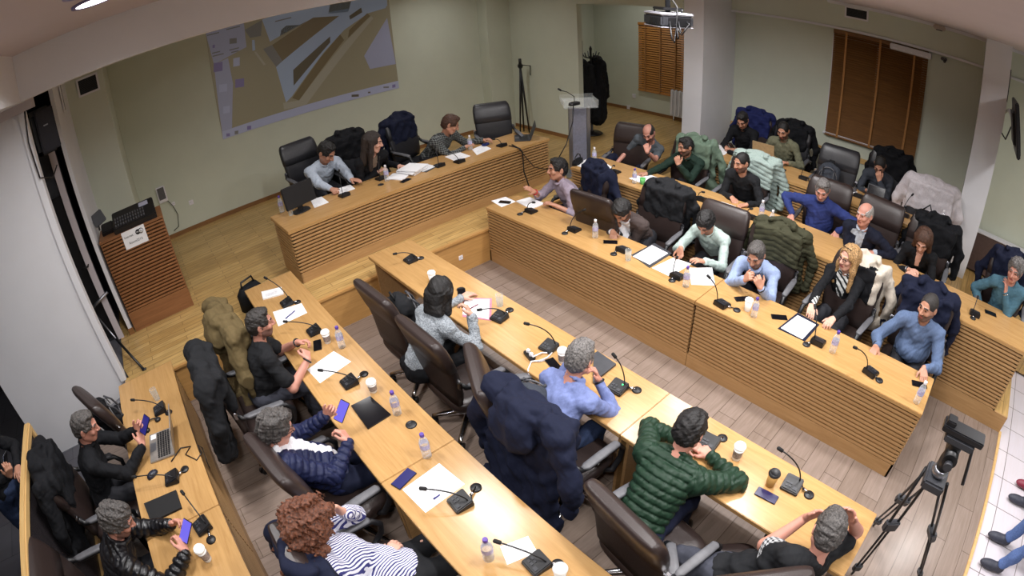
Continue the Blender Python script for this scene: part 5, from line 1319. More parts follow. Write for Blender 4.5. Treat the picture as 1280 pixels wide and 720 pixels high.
def paper(label, pts, z, group=None, n=1, lines=True, m=None, cat='paper', name='paper_sheet', rr=1):
    """sheet corners in px"""
    P = [at(x, y, z + .0005) for x, y in pts]; c = sum(P, Vector()) / 4
    t = thing(name, label, cat, (c.x, c.y, z), 0, group)
    h = .0012 * n
    L = [Vector((p.x - c.x, p.y - c.y, h)) for p in P]
    if (L[1] - L[0]).cross(L[2] - L[0]).z < 0: L = L[::-1]
    MB().slab(L, h).build('sheet', m or M_paper, t)
    if lines:
        mb = MB(); u = L[1] - L[0]; v = L[3] - L[0]
        for i in range(4):
            a = L[0] + v * (.2 + .09 * i) + u * .15; b = a + u * (.55 if i % 2 else .4); w = v.normalized() * .003
            mb.slab([q + Vector((0, 0, .0006)) for q in (a, b, b + w, a + w)], .0004)
        mb.build('writing', M_print, t)
    return t
def stack(label, px, py, z, w, l, rz, layers, name='paper_stack', cat='papers', cols=None):
    p = at(px, py, z); t = thing(name, label, cat, (p.x, p.y, z), R_(rz)); rs = random.Random(int(px))
    zz = 0
    for i in range(layers):
        h = .012 if layers > 2 else .006
        MB().box((rs.uniform(-.02, .02), rs.uniform(-.02, .02), zz + h / 2), (w, l, h), Matrix.Rotation(rs.uniform(-.25, .25), 3, 'Z')).build('bundle', (cols or [M_paper])[i % len(cols or [1])], t); zz += h
    return t
def bottle(label, px, py, z, cap=None, h=.215, lab=True):
    """px,py: foot"""
    p = at(px, py, z); t = thing('water_bottle', label, 'bottle', (p.x, p.y, z), 0, 'small plastic water bottles')
    s = h / .215
    MB().lathe([(.026, 0), (.0315, .004), (.032, .03), (.0305, .036), (.032, .042), (.032, .075), (.030, .08), (.032, .085), (.032, .135), (.027, .158), (.016, .178), (.0125, .185), (.0125, .198)], n=16).build('body', M_clear, t)
    c = MB(); c.lathe([(.0145, .190 * 1), (.0150, .194), (.0150, .211), (.0135, .215)], n=14); c.build('cap', cap or M_cap, t)
    if lab: MB().lathe([(.0327, .088), (.0327, .130)], n=16, caps=False).build('label', M_lab, t)
    t.scale = (s, s, s); return t
def cup(label, px, py, z, lid=None, m=None, band=None, h=.105, lid_=True):
    p = at(px, py, z); t = thing('paper_cup', label, 'cup', (p.x, p.y, z), 0, 'takeaway coffee cups')
    MB().lathe([(.027, 0), (.028, .002), (.038, h)], n=20).build('body', m or M_cup, t)
    if band: MB().lathe([(.0305, h * .22), (.0362, h * .78)], n=20, caps=False).build('band', band, t)
    if lid_:
        MB().lathe([(.0405, h - .002), (.0415, h + .004), (.0385, h + .006), (.036, h + .016), (.032, h + .017), (.030, h + .012), (0.002, h + .012)], n=20).build('lid', lid or M_cup, t)
    return t
def glass(label, px, py, z, water=.05, foot=False):
    p = at(px, py, z); t = thing('water_glass', label, 'glass', (p.x, p.y, z), 0, 'drinking glasses')
    MB().lathe([(.001, .002), (.028, 0), (.029, .003), (.034, .115), (.0325, .115), (.0275, .010), (.001, .009)], n=20, caps=False).build('tumbler', M_glass, t)
    if water: MB().lathe([(.0265, .011), (.0265 + water * .045, .011 + water)], n=20).build('water', M_water, t)
    return t
def phone(label, px, py, z, rz, screen=None, w=.073, l=.152, name='mobile_phone', cat='phone', tilt=None, dz=0):
    p = at(px, py, z + dz); t = thing(name, label, cat, (p.x, p.y, z + dz), R_(rz)); 
    MB().box((0, 0, .0045), (w, l, .009), bev=.0035).build('case', M_black, t); MB().box((0, 0, .0092), (w - .006, l - .008, .0008)).build('screen', screen or M_screen, t)
    MB().box((0, l * .46, .0098), (.012, .003, .0005)).build('speaker_slot', M_gcase, t)
    if tilt is not None: t.rotation_euler = tilt
    return t
def pen(label, a, b, z, m=None):
    p, q = at(a[0], a[1], z + .006), at(b[0], b[1], z + .006); c = (p + q) / 2; d = q - p
    if d.length > .16: d = d.normalized() * .15
    t = thing('pen', label, 'pen', (c.x, c.y, z + .006), math.atan2(d.y, d.x)); L = d.length / 2
    MB().tube([(-L, 0, 0), (L * .8, 0, 0), (L, 0, 0)], [.0045, .0045, .0012], 8).build('barrel', m or mat('blue pen', (40, 40, 120), .4), t); MB().tube([(-L * .9, .0055, .002), (-L * .4, .0055, .002)], .0015, 5).build('clip', M_chrome, t)
    return t
def laptop(label, px, py, z, rz, case, w=.34, d=.235, ang=108, screen=None, sticker=False):
    """rz: direction the user sits, base centre px"""
    p = at(px, py, z); t = thing('laptop', label, 'laptop', (p.x, p.y, z), R_(rz + 90))
    MB().box((0, 0, .009), (w, d, .016), bev=.004).build('base', case, t)
    m = MB()
    for r in range(5):
        for c in range(13): m.box((-w * .42 + c * w * .07, d * (.30 - r * .105), .0175), (w * .058, d * .085, .002))
    k = bpy.data.objects.new('keyboard', m.mesh('keyboard')); k.data.materials.append(M_black); COL.objects.link(k); k.parent = t; k['kind'] = 'stuff'
    MB().box((0, -d * .34, .0173), (w * .3, d * .24, .001)).build('touchpad', M_alu, t)
    a = R_(ang - 90); rx = Matrix.Rotation(-a, 3, 'X'); hinge = Vector((0, d / 2, .014))
    l = MB().box(hinge + rx @ Vector((0, 0, d / 2)), (w, .008, d), rx, bev=.003).build('lid', case, t)
    MB().box(hinge + rx @ Vector((0, -.0046, d / 2 + .004)), (w * .93, .001, d * .86), rx).build('display', screen or M_screen, l)
    if sticker: MB().box((-w * .36, -d * .32, .0178), (.055, .05, .001)).build('sticker', M_paper, t)
    return t
def port(label, px, py, z):
    p = at(px, py, z); t = thing('cable_grommet', label, 'grommet', (p.x, p.y, z)); MB().lathe([(.04, 0), (.04, .004), (.033, .007), (.002, .006)], n=22).build('ring', M_black, t); MB().box((0, .02, .007), (.03, .012, .002)).build('slot', M_gcase, t); return t

# --- dais
D = DZ
t = thing('monitor', 'black monitor seen from behind at the left end of the dais', 'monitor', at(378, 264, D), R_(12))
MB().box((0, 0, .22), (.43, .03, .27), Matrix.Rotation(R_(-10), 3, 'X'), bev=.008).build('screen_housing', M_black, t); MB().box((0, .03, .10), (.07, .02, .18), bev=.005).build('stem', M_black, t); MB().loft([((0, .03, .0), (.12, 0, 0), (0, .09, 0)), ((0, .03, .012), (.115, 0, 0), (0, .085, 0))], 20, 3).build('foot', M_black, t)
MB().box((0, .018, .22), (.40, .003, .235), Matrix.Rotation(R_(-10), 3, 'X')).build('display', M_screen, t)
bottle('water bottle beside the monitor at the left end of the dais', 353, 265, D)
glass('small glass beside the monitor on the dais', 364, 269, D, 0)
paper('white sheets beside the monitor on the dais', [(388, 250), (402, 246), (411, 253), (393, 260)], D, n=3)
paper('sheet being written on by the man in light blue at the dais', [(418, 237), (438, 231), (444, 236), (424, 243)], D, n=2)
mic('microphone in front of the man in the light blue shirt on the dais', 430, 243, 424, 214, D, 95)
mic('microphone beside the water bottle in front of the woman in black on the dais', 476, 222, 474, 198, D, 95)
bottle('water bottle in front of the woman in black on the dais', 484, 226, D, M_capw)
port('small dark cable grommet at the front edge of the dais', 476, 231, D)
stack('tall pile of white papers in front of the woman in black on the dais', 516, 214, D, .30, .30, 20, 5)
stack('flat spread of white papers left of the tall pile on the dais', 498, 221, D, .22, .26, 35, 2)
stack('dark folder with sheets right of the tall pile on the dais', 530, 211, D, .24, .22, 10, 2, 'folder', 'folder', [M_gcase, M_paper])
phone('black phone at the front edge of the dais below the papers', 507, 226, D, 105)
mic('microphone right of the paper pile on the dais', 549, 206, 544, 184, D, 95)
paper('sheet in front of the man in the checked shirt on the dais', [(556, 196), (574, 190), (588, 195), (570, 202)], D, n=2)
mic('microphone lying low before the man in the checked shirt on the dais', 574, 201, 562, 190, D, 95, hz=.12)
bottle('water bottle before the man in the checked shirt on the dais', 588, 187, D, M_capw)
paper('loose white sheets right of the bottle on the dais', [(590, 187), (604, 181), (614, 186), (596, 194)], D, n=4)
t = thing('blue_box', 'small blue item under the reaching hand on the dais', 'box', at(607, 182, D), R_(20)); MB().box((0, 0, .02), (.12, .07, .04), bev=.012).build('case', K_royal, t); MB().box((0, 0, .041), (.08, .03, .003)).build('panel', M_black, t)
mic('microphone among cables near the right end of the dais', 627, 181, 618, 174, D, 95, hz=.14)
laptop('black laptop with open lid at the right end of the dais', 653, 173, D, 140, M_gcase, screen=M_gcase, ang=112)
pc = [at(640, 181, D + .01), at(650, 186, D + .01), aty(653, 190, 5.53), aty(655, 215, 5.50), aty(662, 235, 5.48), aty(672, 243, 5.45)]
mb = MB(); mb.tube(pc, .010, 7); tag(mb.build('audio_cable', M_black), 'thick black cable hanging down the right end of the dais front', 'cable')
pc = [at(636, 182, D + .01), at(648, 185, D + .01), aty(660, 200, 5.52), aty(668, 209, 5.48), aty(685, 212, 5.42)]
mb = MB(); mb.tube(pc, .007, 7); tag(mb.build('audio_cable', M_black), 'thin black cable running from the dais to the acrylic lectern', 'cable')
# --- front right row
z = .76
paper('white sheet at the far end of the front row desk', [(614, 251), (632, 246), (645, 252), (627, 259)], z)
phone('dark phone on the sheet at the far end of the front row', 631, 253, z + .003, 30)
paper('open notebook in front of the man in the lilac shirt', [(645, 252), (662, 247), (681, 255), (664, 262)], z, n=8)
mic('microphone in front of the man in the lilac shirt', 664, 263, 666, 253, z, 0, (650, 268), hz=.14)
mic('microphone in front of the empty chair of the front row', 718, 286, 729, 263, z, 0, (706, 292))
bottle('water bottle left of the man in the brown blazer', 744, 297, z, M_capw)
phone('phone in front of the man in the brown blazer', 763, 303, z, 40)
mic('microphone in front of the man in the brown blazer', 779, 311, None, None, z, 0, (767, 318))
glass('glass of water in front of the man in the brown blazer', 785, 325, z, .06)
paper('white sheets in a dark folder left of the man in the pale green shirt', [(791, 321), (815, 307), (835, 317), (812, 331)], z + .006, n=5)
paper('dark folder under the white sheets in the front row', [(789, 319), (818, 304), (840, 317), (812, 335)], z, n=4, m=M_gcase, lines=False, cat='folder', name='folder')
paper('sheets the man in pale green is writing on', [(815, 335), (842, 322), (864, 330), (838, 346)], z, n=2)
mic('microphone in front of the man in the pale green shirt', 847, 344, 846, 322, z, 0, (840, 351))
bottle('water bottle in front of the man in the pale green shirt', 857, 358, z, lab=True)
paper('sheets right of the man in the pale green shirt', [(861, 335), (890, 335), (894, 357), (864, 356)], z, n=3)
pen('dark pen on the sheets right of the man in pale green', (885, 344), (893, 355), z + .004)
mic('microphone left of the man with clasped hands', 903, 379, 887, 347, z, -10, (921, 388))
phone('dark phone behind the paper cup in the front row', 928, 374, z, 50)
cup('white paper cup in front of the man with clasped hands', 934, 388, z)
bottle('water bottle beside the paper cup in the front row', 942, 396, z, h=.2)
phone('black phone left of the clipboard in the front row', 974, 397, z, 35)
paper('dark clipboard in front of the blond woman', [(972, 411), (997, 391), (1024, 406), (1006, 427)], z, n=4, m=K_navy, lines=False, name='clipboard', cat='clipboard')
paper('white sheet on the dark clipboard of the blond woman', [(976, 410), (997, 394), (1020, 406), (1003, 424)], z + .005, n=1)
mic('microphone in front of the blond woman', 1023, 426, 1019, 385, z, 0, (1008, 431))
bottle('water bottle right of the blond woman', 1040, 440, z)
mic('microphone in front of the man in the blue sweater', 1089, 464, 1070, 435, z, -15, (1099, 476))
phone('dark phone beside the bottle at the near end of the front row', 1149, 481, z, 20)
bottle('water bottle at the near end of the front row', 1145, 503, z, M_capw)
pen('short dark pen in front of the man in the blue sweater', (1068, 433), (1074, 437), z)
# --- first tier
z = .94
t = thing('black_bag', 'black bag with a strap at the far end of the first tier', 'bag', at(722, 204, z), R_(20)); MB().loft([((0, 0, .0), (.14, 0, 0), (0, .05, 0)), ((0, 0, .05), (.13, 0, 0), (0, .045, 0)), ((0, 0, .06), (.10, 0, 0), (0, .03, 0))], 20, 3).build('bag_body', K_black, t); MB().tube([(-.10, 0, .04), (-.08, 0, .11), (0, 0, .14), (.08, 0, .11), (.11, 0, .04)], .008, 7).build('strap', M_black, t)
bottle('water bottle standing alone at the far end of the first tier', 743, 202, z, M_capw)
paper('printed sheet at the far end of the first tier', [(717, 206), (733, 199), (748, 204), (732, 211)], z)
phone('dark phone between sheets at the far end of the first tier', 746, 207, z + .003, 40)
paper('folded white sheets before the man in the grey T-shirt', [(736, 210), (757, 204), (765, 209), (755, 217)], z, n=4)
mic('microphone in front of the man in the grey T-shirt', 769, 214, 767, 207, z, 0, (757, 218), hz=.12)
bottle('water bottle before the man in the dark green hoodie', 793, 229, z, h=.2)
paper('sheets before the man in the dark green hoodie', [(786, 223), (806, 216), (827, 224), (806, 231)], z, n=2)
cup('small green cup before the man in the dark green hoodie', 803, 230, z, m=mat('green cup', (90, 170, 90), .5), h=.08, lid_=False)
mic('microphone in front of the man in the dark green hoodie', 818, 232, 817, 224, z, 0, (808, 235), hz=.12)
phone('dark phone right of the microphone of the man in dark green', 829, 236, z, 20)
mic('microphone left of the white sheet on the first tier', 877, 248, 878, 240, z, 0, (867, 253), hz=.12)
phone('dark phone left of the white sheet on the first tier', 889, 256, z, 20)
paper('blank white sheet before the man in the black sweater', [(885, 262), (902, 252), (920, 258), (904, 268)], z)
mic('microphone in front of the man in the black sweater', 938, 270, 938, 261, z, 0, (928, 276), hz=.12)
bottle('first of two water bottles right of the man in the black sweater', 951, 272, z, M_capw)
bottle('second of two water bottles, nearer the sheet with the pen', 963, 285, z, M_capw)
phone('dark phone between two bottles on the first tier', 957, 276, z, 25)
paper('white sheet on a red folder before the man in the royal blue shirt', [(966, 283), (980, 279), (994, 293), (975, 297)], z + .004)
paper('red folder under a sheet before the man in the royal blue shirt', [(967, 281), (983, 278), (998, 293), (980, 298)], z, n=3, m=mat('red folder', (150, 70, 80), .6), lines=False, name='folder', cat='folder')
pen('dark pen on the sheet of the man in the royal blue shirt', (984, 288), (988, 295), z + .006, M_black)
mic('microphone in front of the man in the royal blue shirt', 1001, 298, 1003, 287, z, 0, (996, 303), hz=.12)
phone('dark phone on the first tier desk behind the blond woman', 1078, 325, z, 80)
phone('dark phone under the hands of the brown haired woman', 1140, 352, z, 40)
mic('microphone in front of the brown haired woman', 1153, 362, 1160, 355, z, 0, (1141, 361), hz=.12)
mic('microphone in front of the man in the teal sweater', 1219, 391, 1222, 372, z, 0, (1216, 398), hz=.14)
phone('black phone in front of the man in the teal sweater', 1238, 392, z, 10)
# --- upper tier
z = 1.14
paper('wide spread of white sheets at the far end of the upper tier', [(869, 181), (885, 176), (915, 187), (905, 194)], z, n=3)
t = thing('dark_pouch', 'small dark pouch beside the white sheets on the upper tier', 'pouch', at(915, 193, z), R_(70)); MB().loft([((0, 0, 0), (.09, 0, 0), (0, .05, 0)), ((0, 0, .04), (.085, 0, 0), (0, .045, 0)), ((0, 0, .05), (.06, 0, 0), (0, .03, 0))], 18, 3).build('pouch_body', K_black, t); MB().tube([(-.07, .0, .05), (.07, 0, .05)], .004, 6).build('zip', M_alu, t)
laptop('beige backed laptop in front of the man in the khaki jacket', 957, 196, z, 4, mat('beige laptop case', (176, 156, 122), .4, metal=.3), ang=104)
phone('dark phone right of the beige laptop on the upper tier', 976, 212, z, 20)
mic('microphone right of the beige laptop on the upper tier', 1005, 222, 1012, 203, z, 0, (1014, 228))
paper('white sheet before the man in the charcoal shirt', [(1044, 238), (1055, 232), (1072, 240), (1059, 246)], z); pen('black marker on the sheet of the man in charcoal', (1055, 236), (1058, 240), z + .003, M_black)
mic('microphone left of the upright tablet on the upper tier', 1073, 244, 1066, 230, z, 0)
t = thing('tablet', 'tablet propped upright in front of the man in the charcoal shirt', 'tablet', at(1093, 250, z), R_(95)); MB().box((0, 0, .10), (.25, .012, .18), Matrix.Rotation(R_(20), 3, 'X'), bev=.004).build('cover', M_gcase, t); MB().box((0, .0075, .10), (.23, .001, .16), Matrix.Rotation(R_(20), 3, 'X')).build('screen', M_screen, t); MB().box((0, -.06, .006), (.25, .12, .008), bev=.003).build('stand', M_gcase, t)
mic('microphone before the white puffer jacket on the upper tier', 1131, 268, 1140, 244, z, 0)
paper('white sheet under a blue card at the end of the upper tier', [(1146, 270), (1155, 268), (1167, 281), (1147, 280)], z); paper('dark blue card on the sheet at the end of the upper tier', [(1154, 273), (1166, 276), (1167, 282), (1155, 281)], z + .002, m=K_navy, lines=False, name='card', cat='card', n=3)
bottle('water bottle at the end of the upper tier', 1175, 283, z, M_capw)
t = thing('black_bag', 'black bag lying on the white puffer jacket of the upper tier', 'bag', (CHAIRS['R3w'][0] - .02, CHAIRS['R3w'][1], T3 + .50), R_(94)); MB().loft([((0, .0, 0), (.22, 0, 0), (0, .10, 0)), ((0, -.02, .20), (.21, 0, 0), (0, .09, 0)), ((.03, -.06, .36), (.12, 0, 0), (0, .05, 0)), ((.03, -.06, .40), (.06, 0, 0), (0, .03, 0))], 20, 4).build('bag_body', K_black, t); MB().tube([(-.1, .02, .36), (-.02, .05, .52), (.10, .02, .38)], .012, 7).build('strap', M_black, t)
# --- middle desk
z = .76
mic('microphone at the far end of the middle desk', 513, 324, 495, 317, z, 180, (526, 323), hz=.14)
cup('white cup behind the head of the woman in the grey sweater', 541, 353, z)
port('round grommet before the woman in the grey sweater', 576, 362, z)
phone('black phone before the woman in the grey sweater', 577, 367, z, -35)
paper('sheet with a pink edge before the woman in the grey sweater', [(581, 374), (612, 374), (611, 399), (578, 393)], z + .003, n=1); paper('pink folder under the sheet of the woman in the grey sweater', [(580, 372), (615, 373), (614, 401), (578, 396)], z, n=2, m=mat('pink folder', (190, 120, 140), .6), lines=False, name='folder', cat='folder')
pen('dark red pen on the sheet of the woman in the grey sweater', (587, 386), (598, 380), z + .005, mat('red pen', (110, 30, 60), .4))
glass('glass of water right of the woman in the grey sweater', 625, 382, z, .05)
mic('microphone right of the woman in the grey sweater', 624, 396, 601, 387, z, 190, (637, 388), hz=.14)
mic('microphone left of the man in the periwinkle shirt', 686, 433, 660, 405, z, 185)
cup('white lidded cup before the man in the periwinkle shirt', 703, 452, z, band=M_cupp)
t = thing('power_strip', 'black power strip with white plugs on the middle desk', 'power strip', at(662, 446, z), R_(75)); MB().box((0, 0, .015), (.12, .05, .03), bev=.006).build('strip', M_black, t)
for k in (-.03, .02): MB().box((k, .0, .045), (.03, .03, .035), bev=.008).build('plug', M_capw, t)
c0 = at(666, 446, z + .04); pts = [c0]
for x, y, dz in ((677, 441, .01), (690, 441, .01), (684, 447, .008), (672, 452, .008), (681, 450, .012), (664, 452, .008), (660, 462, .006)): pts.append(at(x, y, z + dz))
pts.append(at(663, 476, .70)); pts.append(at(672, 480, .5))
mb = MB(); mb.tube(pts, .006, 7); tag(mb.build('charging_cable', M_capw), 'white charging cable looping over the edge of the middle desk', 'cable')
phone('black phone left of the man in the periwinkle shirt', 692, 456, z, -15)
t = laptop('closed dark laptop right of the man in the periwinkle shirt', 755, 459, z, 180, M_gcase, ang=180) if False else None
paper('closed dark grey laptop right of the man in the periwinkle shirt', [(742, 444), (747, 441), (770, 457), (741, 480)], z, n=16, m=M_gcase, lines=False, name='closed_laptop', cat='laptop')
t = thing('spectacles', 'folded dark spectacles beside the phone on the middle desk', 'spectacles', at(702, 463, z), R_(20))
m = MB()
for s in (-1, 1): m.tube([(s * .033 + .022 * math.cos(q), 0, .02 + .017 * math.sin(q)) for q in np.linspace(0, 2 * PI, 13)], .0025, 6)
m.tube([(-.011, 0, .02), (.011, 0, .02)], .0025, 6); m.build('frame', M_black, t)
MB().tube([(-.055, 0, .02), (-.055, -.02, .015), (.03, -.035, .008)], .0025, 6).build('temple', M_black, t); MB().tube([(.055, 0, .02), (.055, -.02, .015), (-.03, -.045, .008)], .0025, 6).build('temple', M_black, t)
mic('microphone right of the man in the periwinkle shirt', 772, 484, 769, 446, z, 185, (796, 488), lit=True)
mic('microphone in front of the man in the green puffer jacket', 886, 553, None, None, z, 185, (903, 548))
cup('tall printed cup with white lid right of the green puffer jacket', 920, 573, z, band=M_cupp, h=.115)
cup('kraft cup with black lid on the middle desk', 962, 606, z, lid=M_black, m=M_kraft, h=.11)
phone('phone with lit dots near the kraft cup', 958, 620, z, 5, emit('dim lit screen', (70, 60, 150), .35, (20, 18, 40)))
mic('microphone right of the kraft cup', 990, 606, 977, 563, z, 185, (1011, 619))
# --- left desk
mic('microphone at the far end of the left desk', 358, 378, 333, 348, z, 180, (372, 378))
paper('flat packet with red and white print at the far end of the left desk', [(327, 366), (352, 360), (355, 368), (329, 375)], z, n=12, name='packet', cat='packet')
paper('white sheet before the far chair of the left desk', [(341, 390), (377, 379), (384, 391), (348, 408)], z); pen('dark pen on the far sheet of the left desk', (357, 398), (369, 388), z + .003)
mic('microphone in front of the man in the black T-shirt', 392, 413, 358, 402, z, 180, (373, 402) if False else None, hz=.12)
cup('white paper cup before the man in the black T-shirt', 410, 428, z, band=M_cupp)
bottle('water bottle right of the paper cup of the man in the black T-shirt', 428, 434, z)
phone('dark phone under the hands of the man in the black T-shirt', 397, 432, z, -20)
paper('white sheet right of the man in the black T-shirt', [(384, 462), (417, 439), (439, 452), (400, 479)], z)
mic('microphone before the man in the navy quilted jacket', 436, 477, 402, 463, z, 180, (455, 468), hz=.12)
cup('printed paper cup left of the black tablet', 467, 489, z, band=M_cupp, h=.09)
paper('black tablet in front of the man in the navy quilted jacket', [(439, 508), (463, 496), (489, 519), (460, 537)], z, n=8, m=M_screen, lines=False, name='tablet', cat='tablet')
bottle('water bottle right of the black tablet', 497, 517, z); port('round grommet near the middle of the left desk', 514, 531, z); bottle('water bottle near the seam of the left desk', 534, 570, z)
phone('phone with a blue lit screen before the curly haired woman', 505, 599, z, -74, emit('blue phone screen', (50, 50, 150), .5, (16, 16, 50)), w=.08, l=.165)
paper('large white sheet before the curly haired woman', [(503, 612), (549, 579), (581, 605), (532, 641)], z); pen('small dark pen on the large white sheet of the left desk', (542, 624), (550, 618), z + .003)
mic('microphone in front of the curly haired woman', 575, 627, 531, 611, z, 175, (595, 610), hz=.14)
bottle('water bottle at the near end of the left desk', 611, 698, z)
paper('white sheet at the near end of the left desk', [(625, 683), (660, 670), (672, 690), (634, 706)], z)
mic('microphone at the near end of the left desk', 671, 704, 624, 678, z, 175, (697, 706), hz=.12)
cup('white cup just inside the bottom edge on the left desk', 700, 722, z)
# --- side desk
glass('empty glass at the far end of the side desk', 197, 499, z, 0)
mic('microphone at the far end of the side desk', 199, 511, 167, 500, z, 180, (211, 516), hz=.14)
pen('pen near the far microphone of the side desk', (163, 536), (175, 527), z, mat('pink pen', (190, 120, 130), .4))
laptop('silver laptop open on the side desk', 203, 557, z, 172, mat('silver laptop case', (172, 166, 160), .35, metal=.6), ang=108, sticker=True, screen=M_screen, w=.33, d=.23)
t = thing('headphones', 'black headphones lying behind the silver laptop', 'headphones', at(191, 532, z), R_(30))
MB().tube([(.07 * math.cos(q), .07 * math.sin(q), .015) for q in np.linspace(0.2, PI - .2, 12)], .006, 7).build('headband', M_black, t)
for s in (-1, 1): MB().lathe([(.001, 0), (.028, 0), (.03, .012), (.02, .024), (.001, .024)], (s * .07, .0, 0), 16, caps=False).build('ear_cup', M_black, t)
t = thing('computer_mouse', 'dark computer mouse right of the silver laptop', 'mouse', at(191, 594, z), R_(-60)); MB().loft([((0, 0, .0), (.031, 0, 0), (0, .056, 0)), ((0, 0, .014), (.030, 0, 0), (0, .054, 0)), ((0, -.006, .028), (.022, 0, 0), (0, .04, 0)), ((0, -.008, .033), (.01, 0, 0), (0, .02, 0))], 20, 2.4).build('shell', mat('mouse shell', (30, 34, 50), .35), t); MB().tube([(0, .025, .030), (0, .035, .026)], .005, 8).build('wheel', M_pad, t)
mic('microphone with a long neck beside the computer mouse', 214, 597, 169, 596, z, 170, (231, 587), hz=.12)
paper('black notebook in front of the man in the leather jacket', [(181, 631), (221, 614), (228, 636), (190, 654)], z, n=14, m=M_blackm, lines=False, name='notebook', cat='notebook')
mic('microphone in front of the man in the leather jacket', 252, 657, 229, 617, z, 190, (264, 675), hz=.14)
cup('tall printed cup with white lid before the man in the leather jacket', 260, 699, z, band=M_cupp, h=.115)
pts = [at(x, y, z + .006) for x, y in ((214, 577), (226, 560), (238, 558), (232, 568), (246, 575), (252, 566), (247, 556), (253, 560))] + [at(258, 575, .74), at(262, 585, .5)]
mb = MB(); mb.tube(pts, .005, 6); tag(mb.build('laptop_cable', M_black), 'black cable winding from the silver laptop over the side desk edge', 'cable')
# phones held in hands
def held(label, px, py, z, up, face, screen, w=.074, l=.152):
    p = at(px, py, z); up = Vector(up).normalized(); f = Vector(face); f = (f - up * f.dot(up)).normalized(); r = up.cross(f)
    t = thing('mobile_phone', label, 'phone', p); M = Matrix((r, up, f)).transposed(); t.rotation_euler = M.to_euler()
    MB().box((0, 0, 0), (w, l, .009), bev=.0035).build('case', M_black, t); MB().box((0, 0, .0048), (w - .007, l - .01, .0008)).build('screen', screen, t)
    return t
held('lit phone held up by the man in the navy quilted jacket', 427, 514, .95, (.6, .15, .6), (-.35, -.45, .8), M_lit)
held('phone held by the man in the black sweater over the silver laptop', 181, 531, 1.02, (.6, .2, .6), (-.35, -.45, .8), emit('dark blue screen', (60, 60, 170), .4, (20, 20, 60)))
held('lit phone held by the man in the leather jacket', 232, 664, .94, (.6, .3, .5), (-.3, -.4, .8), M_lit)
held('lit phone held by the dark figure beyond the rail', 7, 574, 1.22, (.5, -.2, .7), (-.4, .2, .8), emit('white phone screen', (200, 210, 240), 1.0))
held('dark phone held by the man in black at the upper tier', 914, 182, T3 + .84, (-.6, .1, .6), (.7, 0, .7), M_screen)

# ------------------------------------------------------------------ acrylic lectern with microphone
B0 = atx(697, 190, 5.95)
t = thing('acrylic_lectern', 'clear acrylic lectern with aluminium columns beside the dais', 'lectern', (5.86, 5.48, PF), R_(-35))
LC = Vector((5.86, 5.48, PF))
for s in (-1, 1): MB().box((s * .14, 0, .55), (.055, .07, 1.1), bev=.006).build('column', M_alu, t)
MB().box((0, -.01, .55), (.22, .012, 1.08)).build('front_sheet', mat('grey acrylic', (120, 122, 136), .15), t)
MB().box((0, 0, 1.16), (.52, .36, .016), Matrix.Rotation(R_(14), 3, 'X')).build('top_plate', clear('acrylic plate', (235, 240, 240), .04, .07), t)
MB().box((0, .18, 1.22), (.52, .012, .10)).box((-.26, 0, 1.19), (.012, .36, .08)).box((.26, 0, 1.19), (.012, .36, .08)).build('upstand', clear('acrylic plate'), t)
MB().box((0, 0, .012), (.48, .40, .024), bev=.006).build('foot_plate', M_alu, t)
p = aty(718, 129, 5.30); q = aty(701, 113, 5.36)
t = thing('lectern_microphone', 'black gooseneck microphone on the acrylic lectern', 'microphone', p)
MB().loft([((0, 0, -.025), (.105, 0, 0), (0, .05, 0)), ((0, 0, .01), (.10, 0, 0), (0, .045, 0)), ((0, 0, .02), (.07, 0, 0), (0, .03, 0))], 18, 3).build('base', M_black, t)
g = Vector(q) - p; MB().tube([(0, 0, .01), (0, 0, .10), g * .6 + Vector((.02, 0, .05)), g], .006, 7).build('gooseneck', M_black, t); MB().tube([g, g + Vector((-.05, 0, .03))], .014, 10).build('capsule', M_blackm, t)
mb = MB(); mb.tube([p + Vector((0, .02, -.01)), aty(716, 152, 5.3), aty(708, 180, 5.3), aty(694, 205, 5.3)], .008, 6); tag(mb.build('microphone_cable', M_black), 'black cable falling from the lectern microphone', 'cable')
# ------------------------------------------------------------------ folded tripod behind the dais, coat stand, folding panel
t = thing('folded_tripod', 'black folded tripod against the wall behind the dais', 'tripod', (6.95, 8.05, PF))
for k, (dx, dy) in enumerate(((-.10, 0), (.06, -.10), (.07, .08))): MB().tube([(dx, dy, 0), (dx * .45, dy * .45, .75), (0, 0, 1.35)], [.014, .020, .022], 8).build('leg', M_black, t)
MB().box((0, 0, 1.40), (.09, .09, .10), bev=.02).tube([(0, 0, 1.42), (0, 0, 1.55)], .03).build('head', M_black, t); MB().tube([(0, 0, 1.42), (.22, -.05, 1.38), (.20, -.06, 1.18)], .010, 6).build('pan_handle', M_black, t)
cs = at(738, 168, PF)
t = thing('coat_stand', 'dark coat stand in the alcove', 'coat stand', (cs.x + .05, cs.y, PF))
MB().lathe([(.20, 0), (.22, .02), (.20, .035), (.05, .05), (.024, .08), (.022, 1.70), (.03, 1.74), (.012, 1.80)], n=20).build('pole', M_black, t)
for k in range(6):
    w = k * PI / 3; MB().tube([(.02 * math.cos(w), .02 * math.sin(w), 1.56), (.13 * math.cos(w), .13 * math.sin(w), 1.58), (.17 * math.cos(w), .17 * math.sin(w), 1.68)], .011, 7).build('hook', M_black, t)
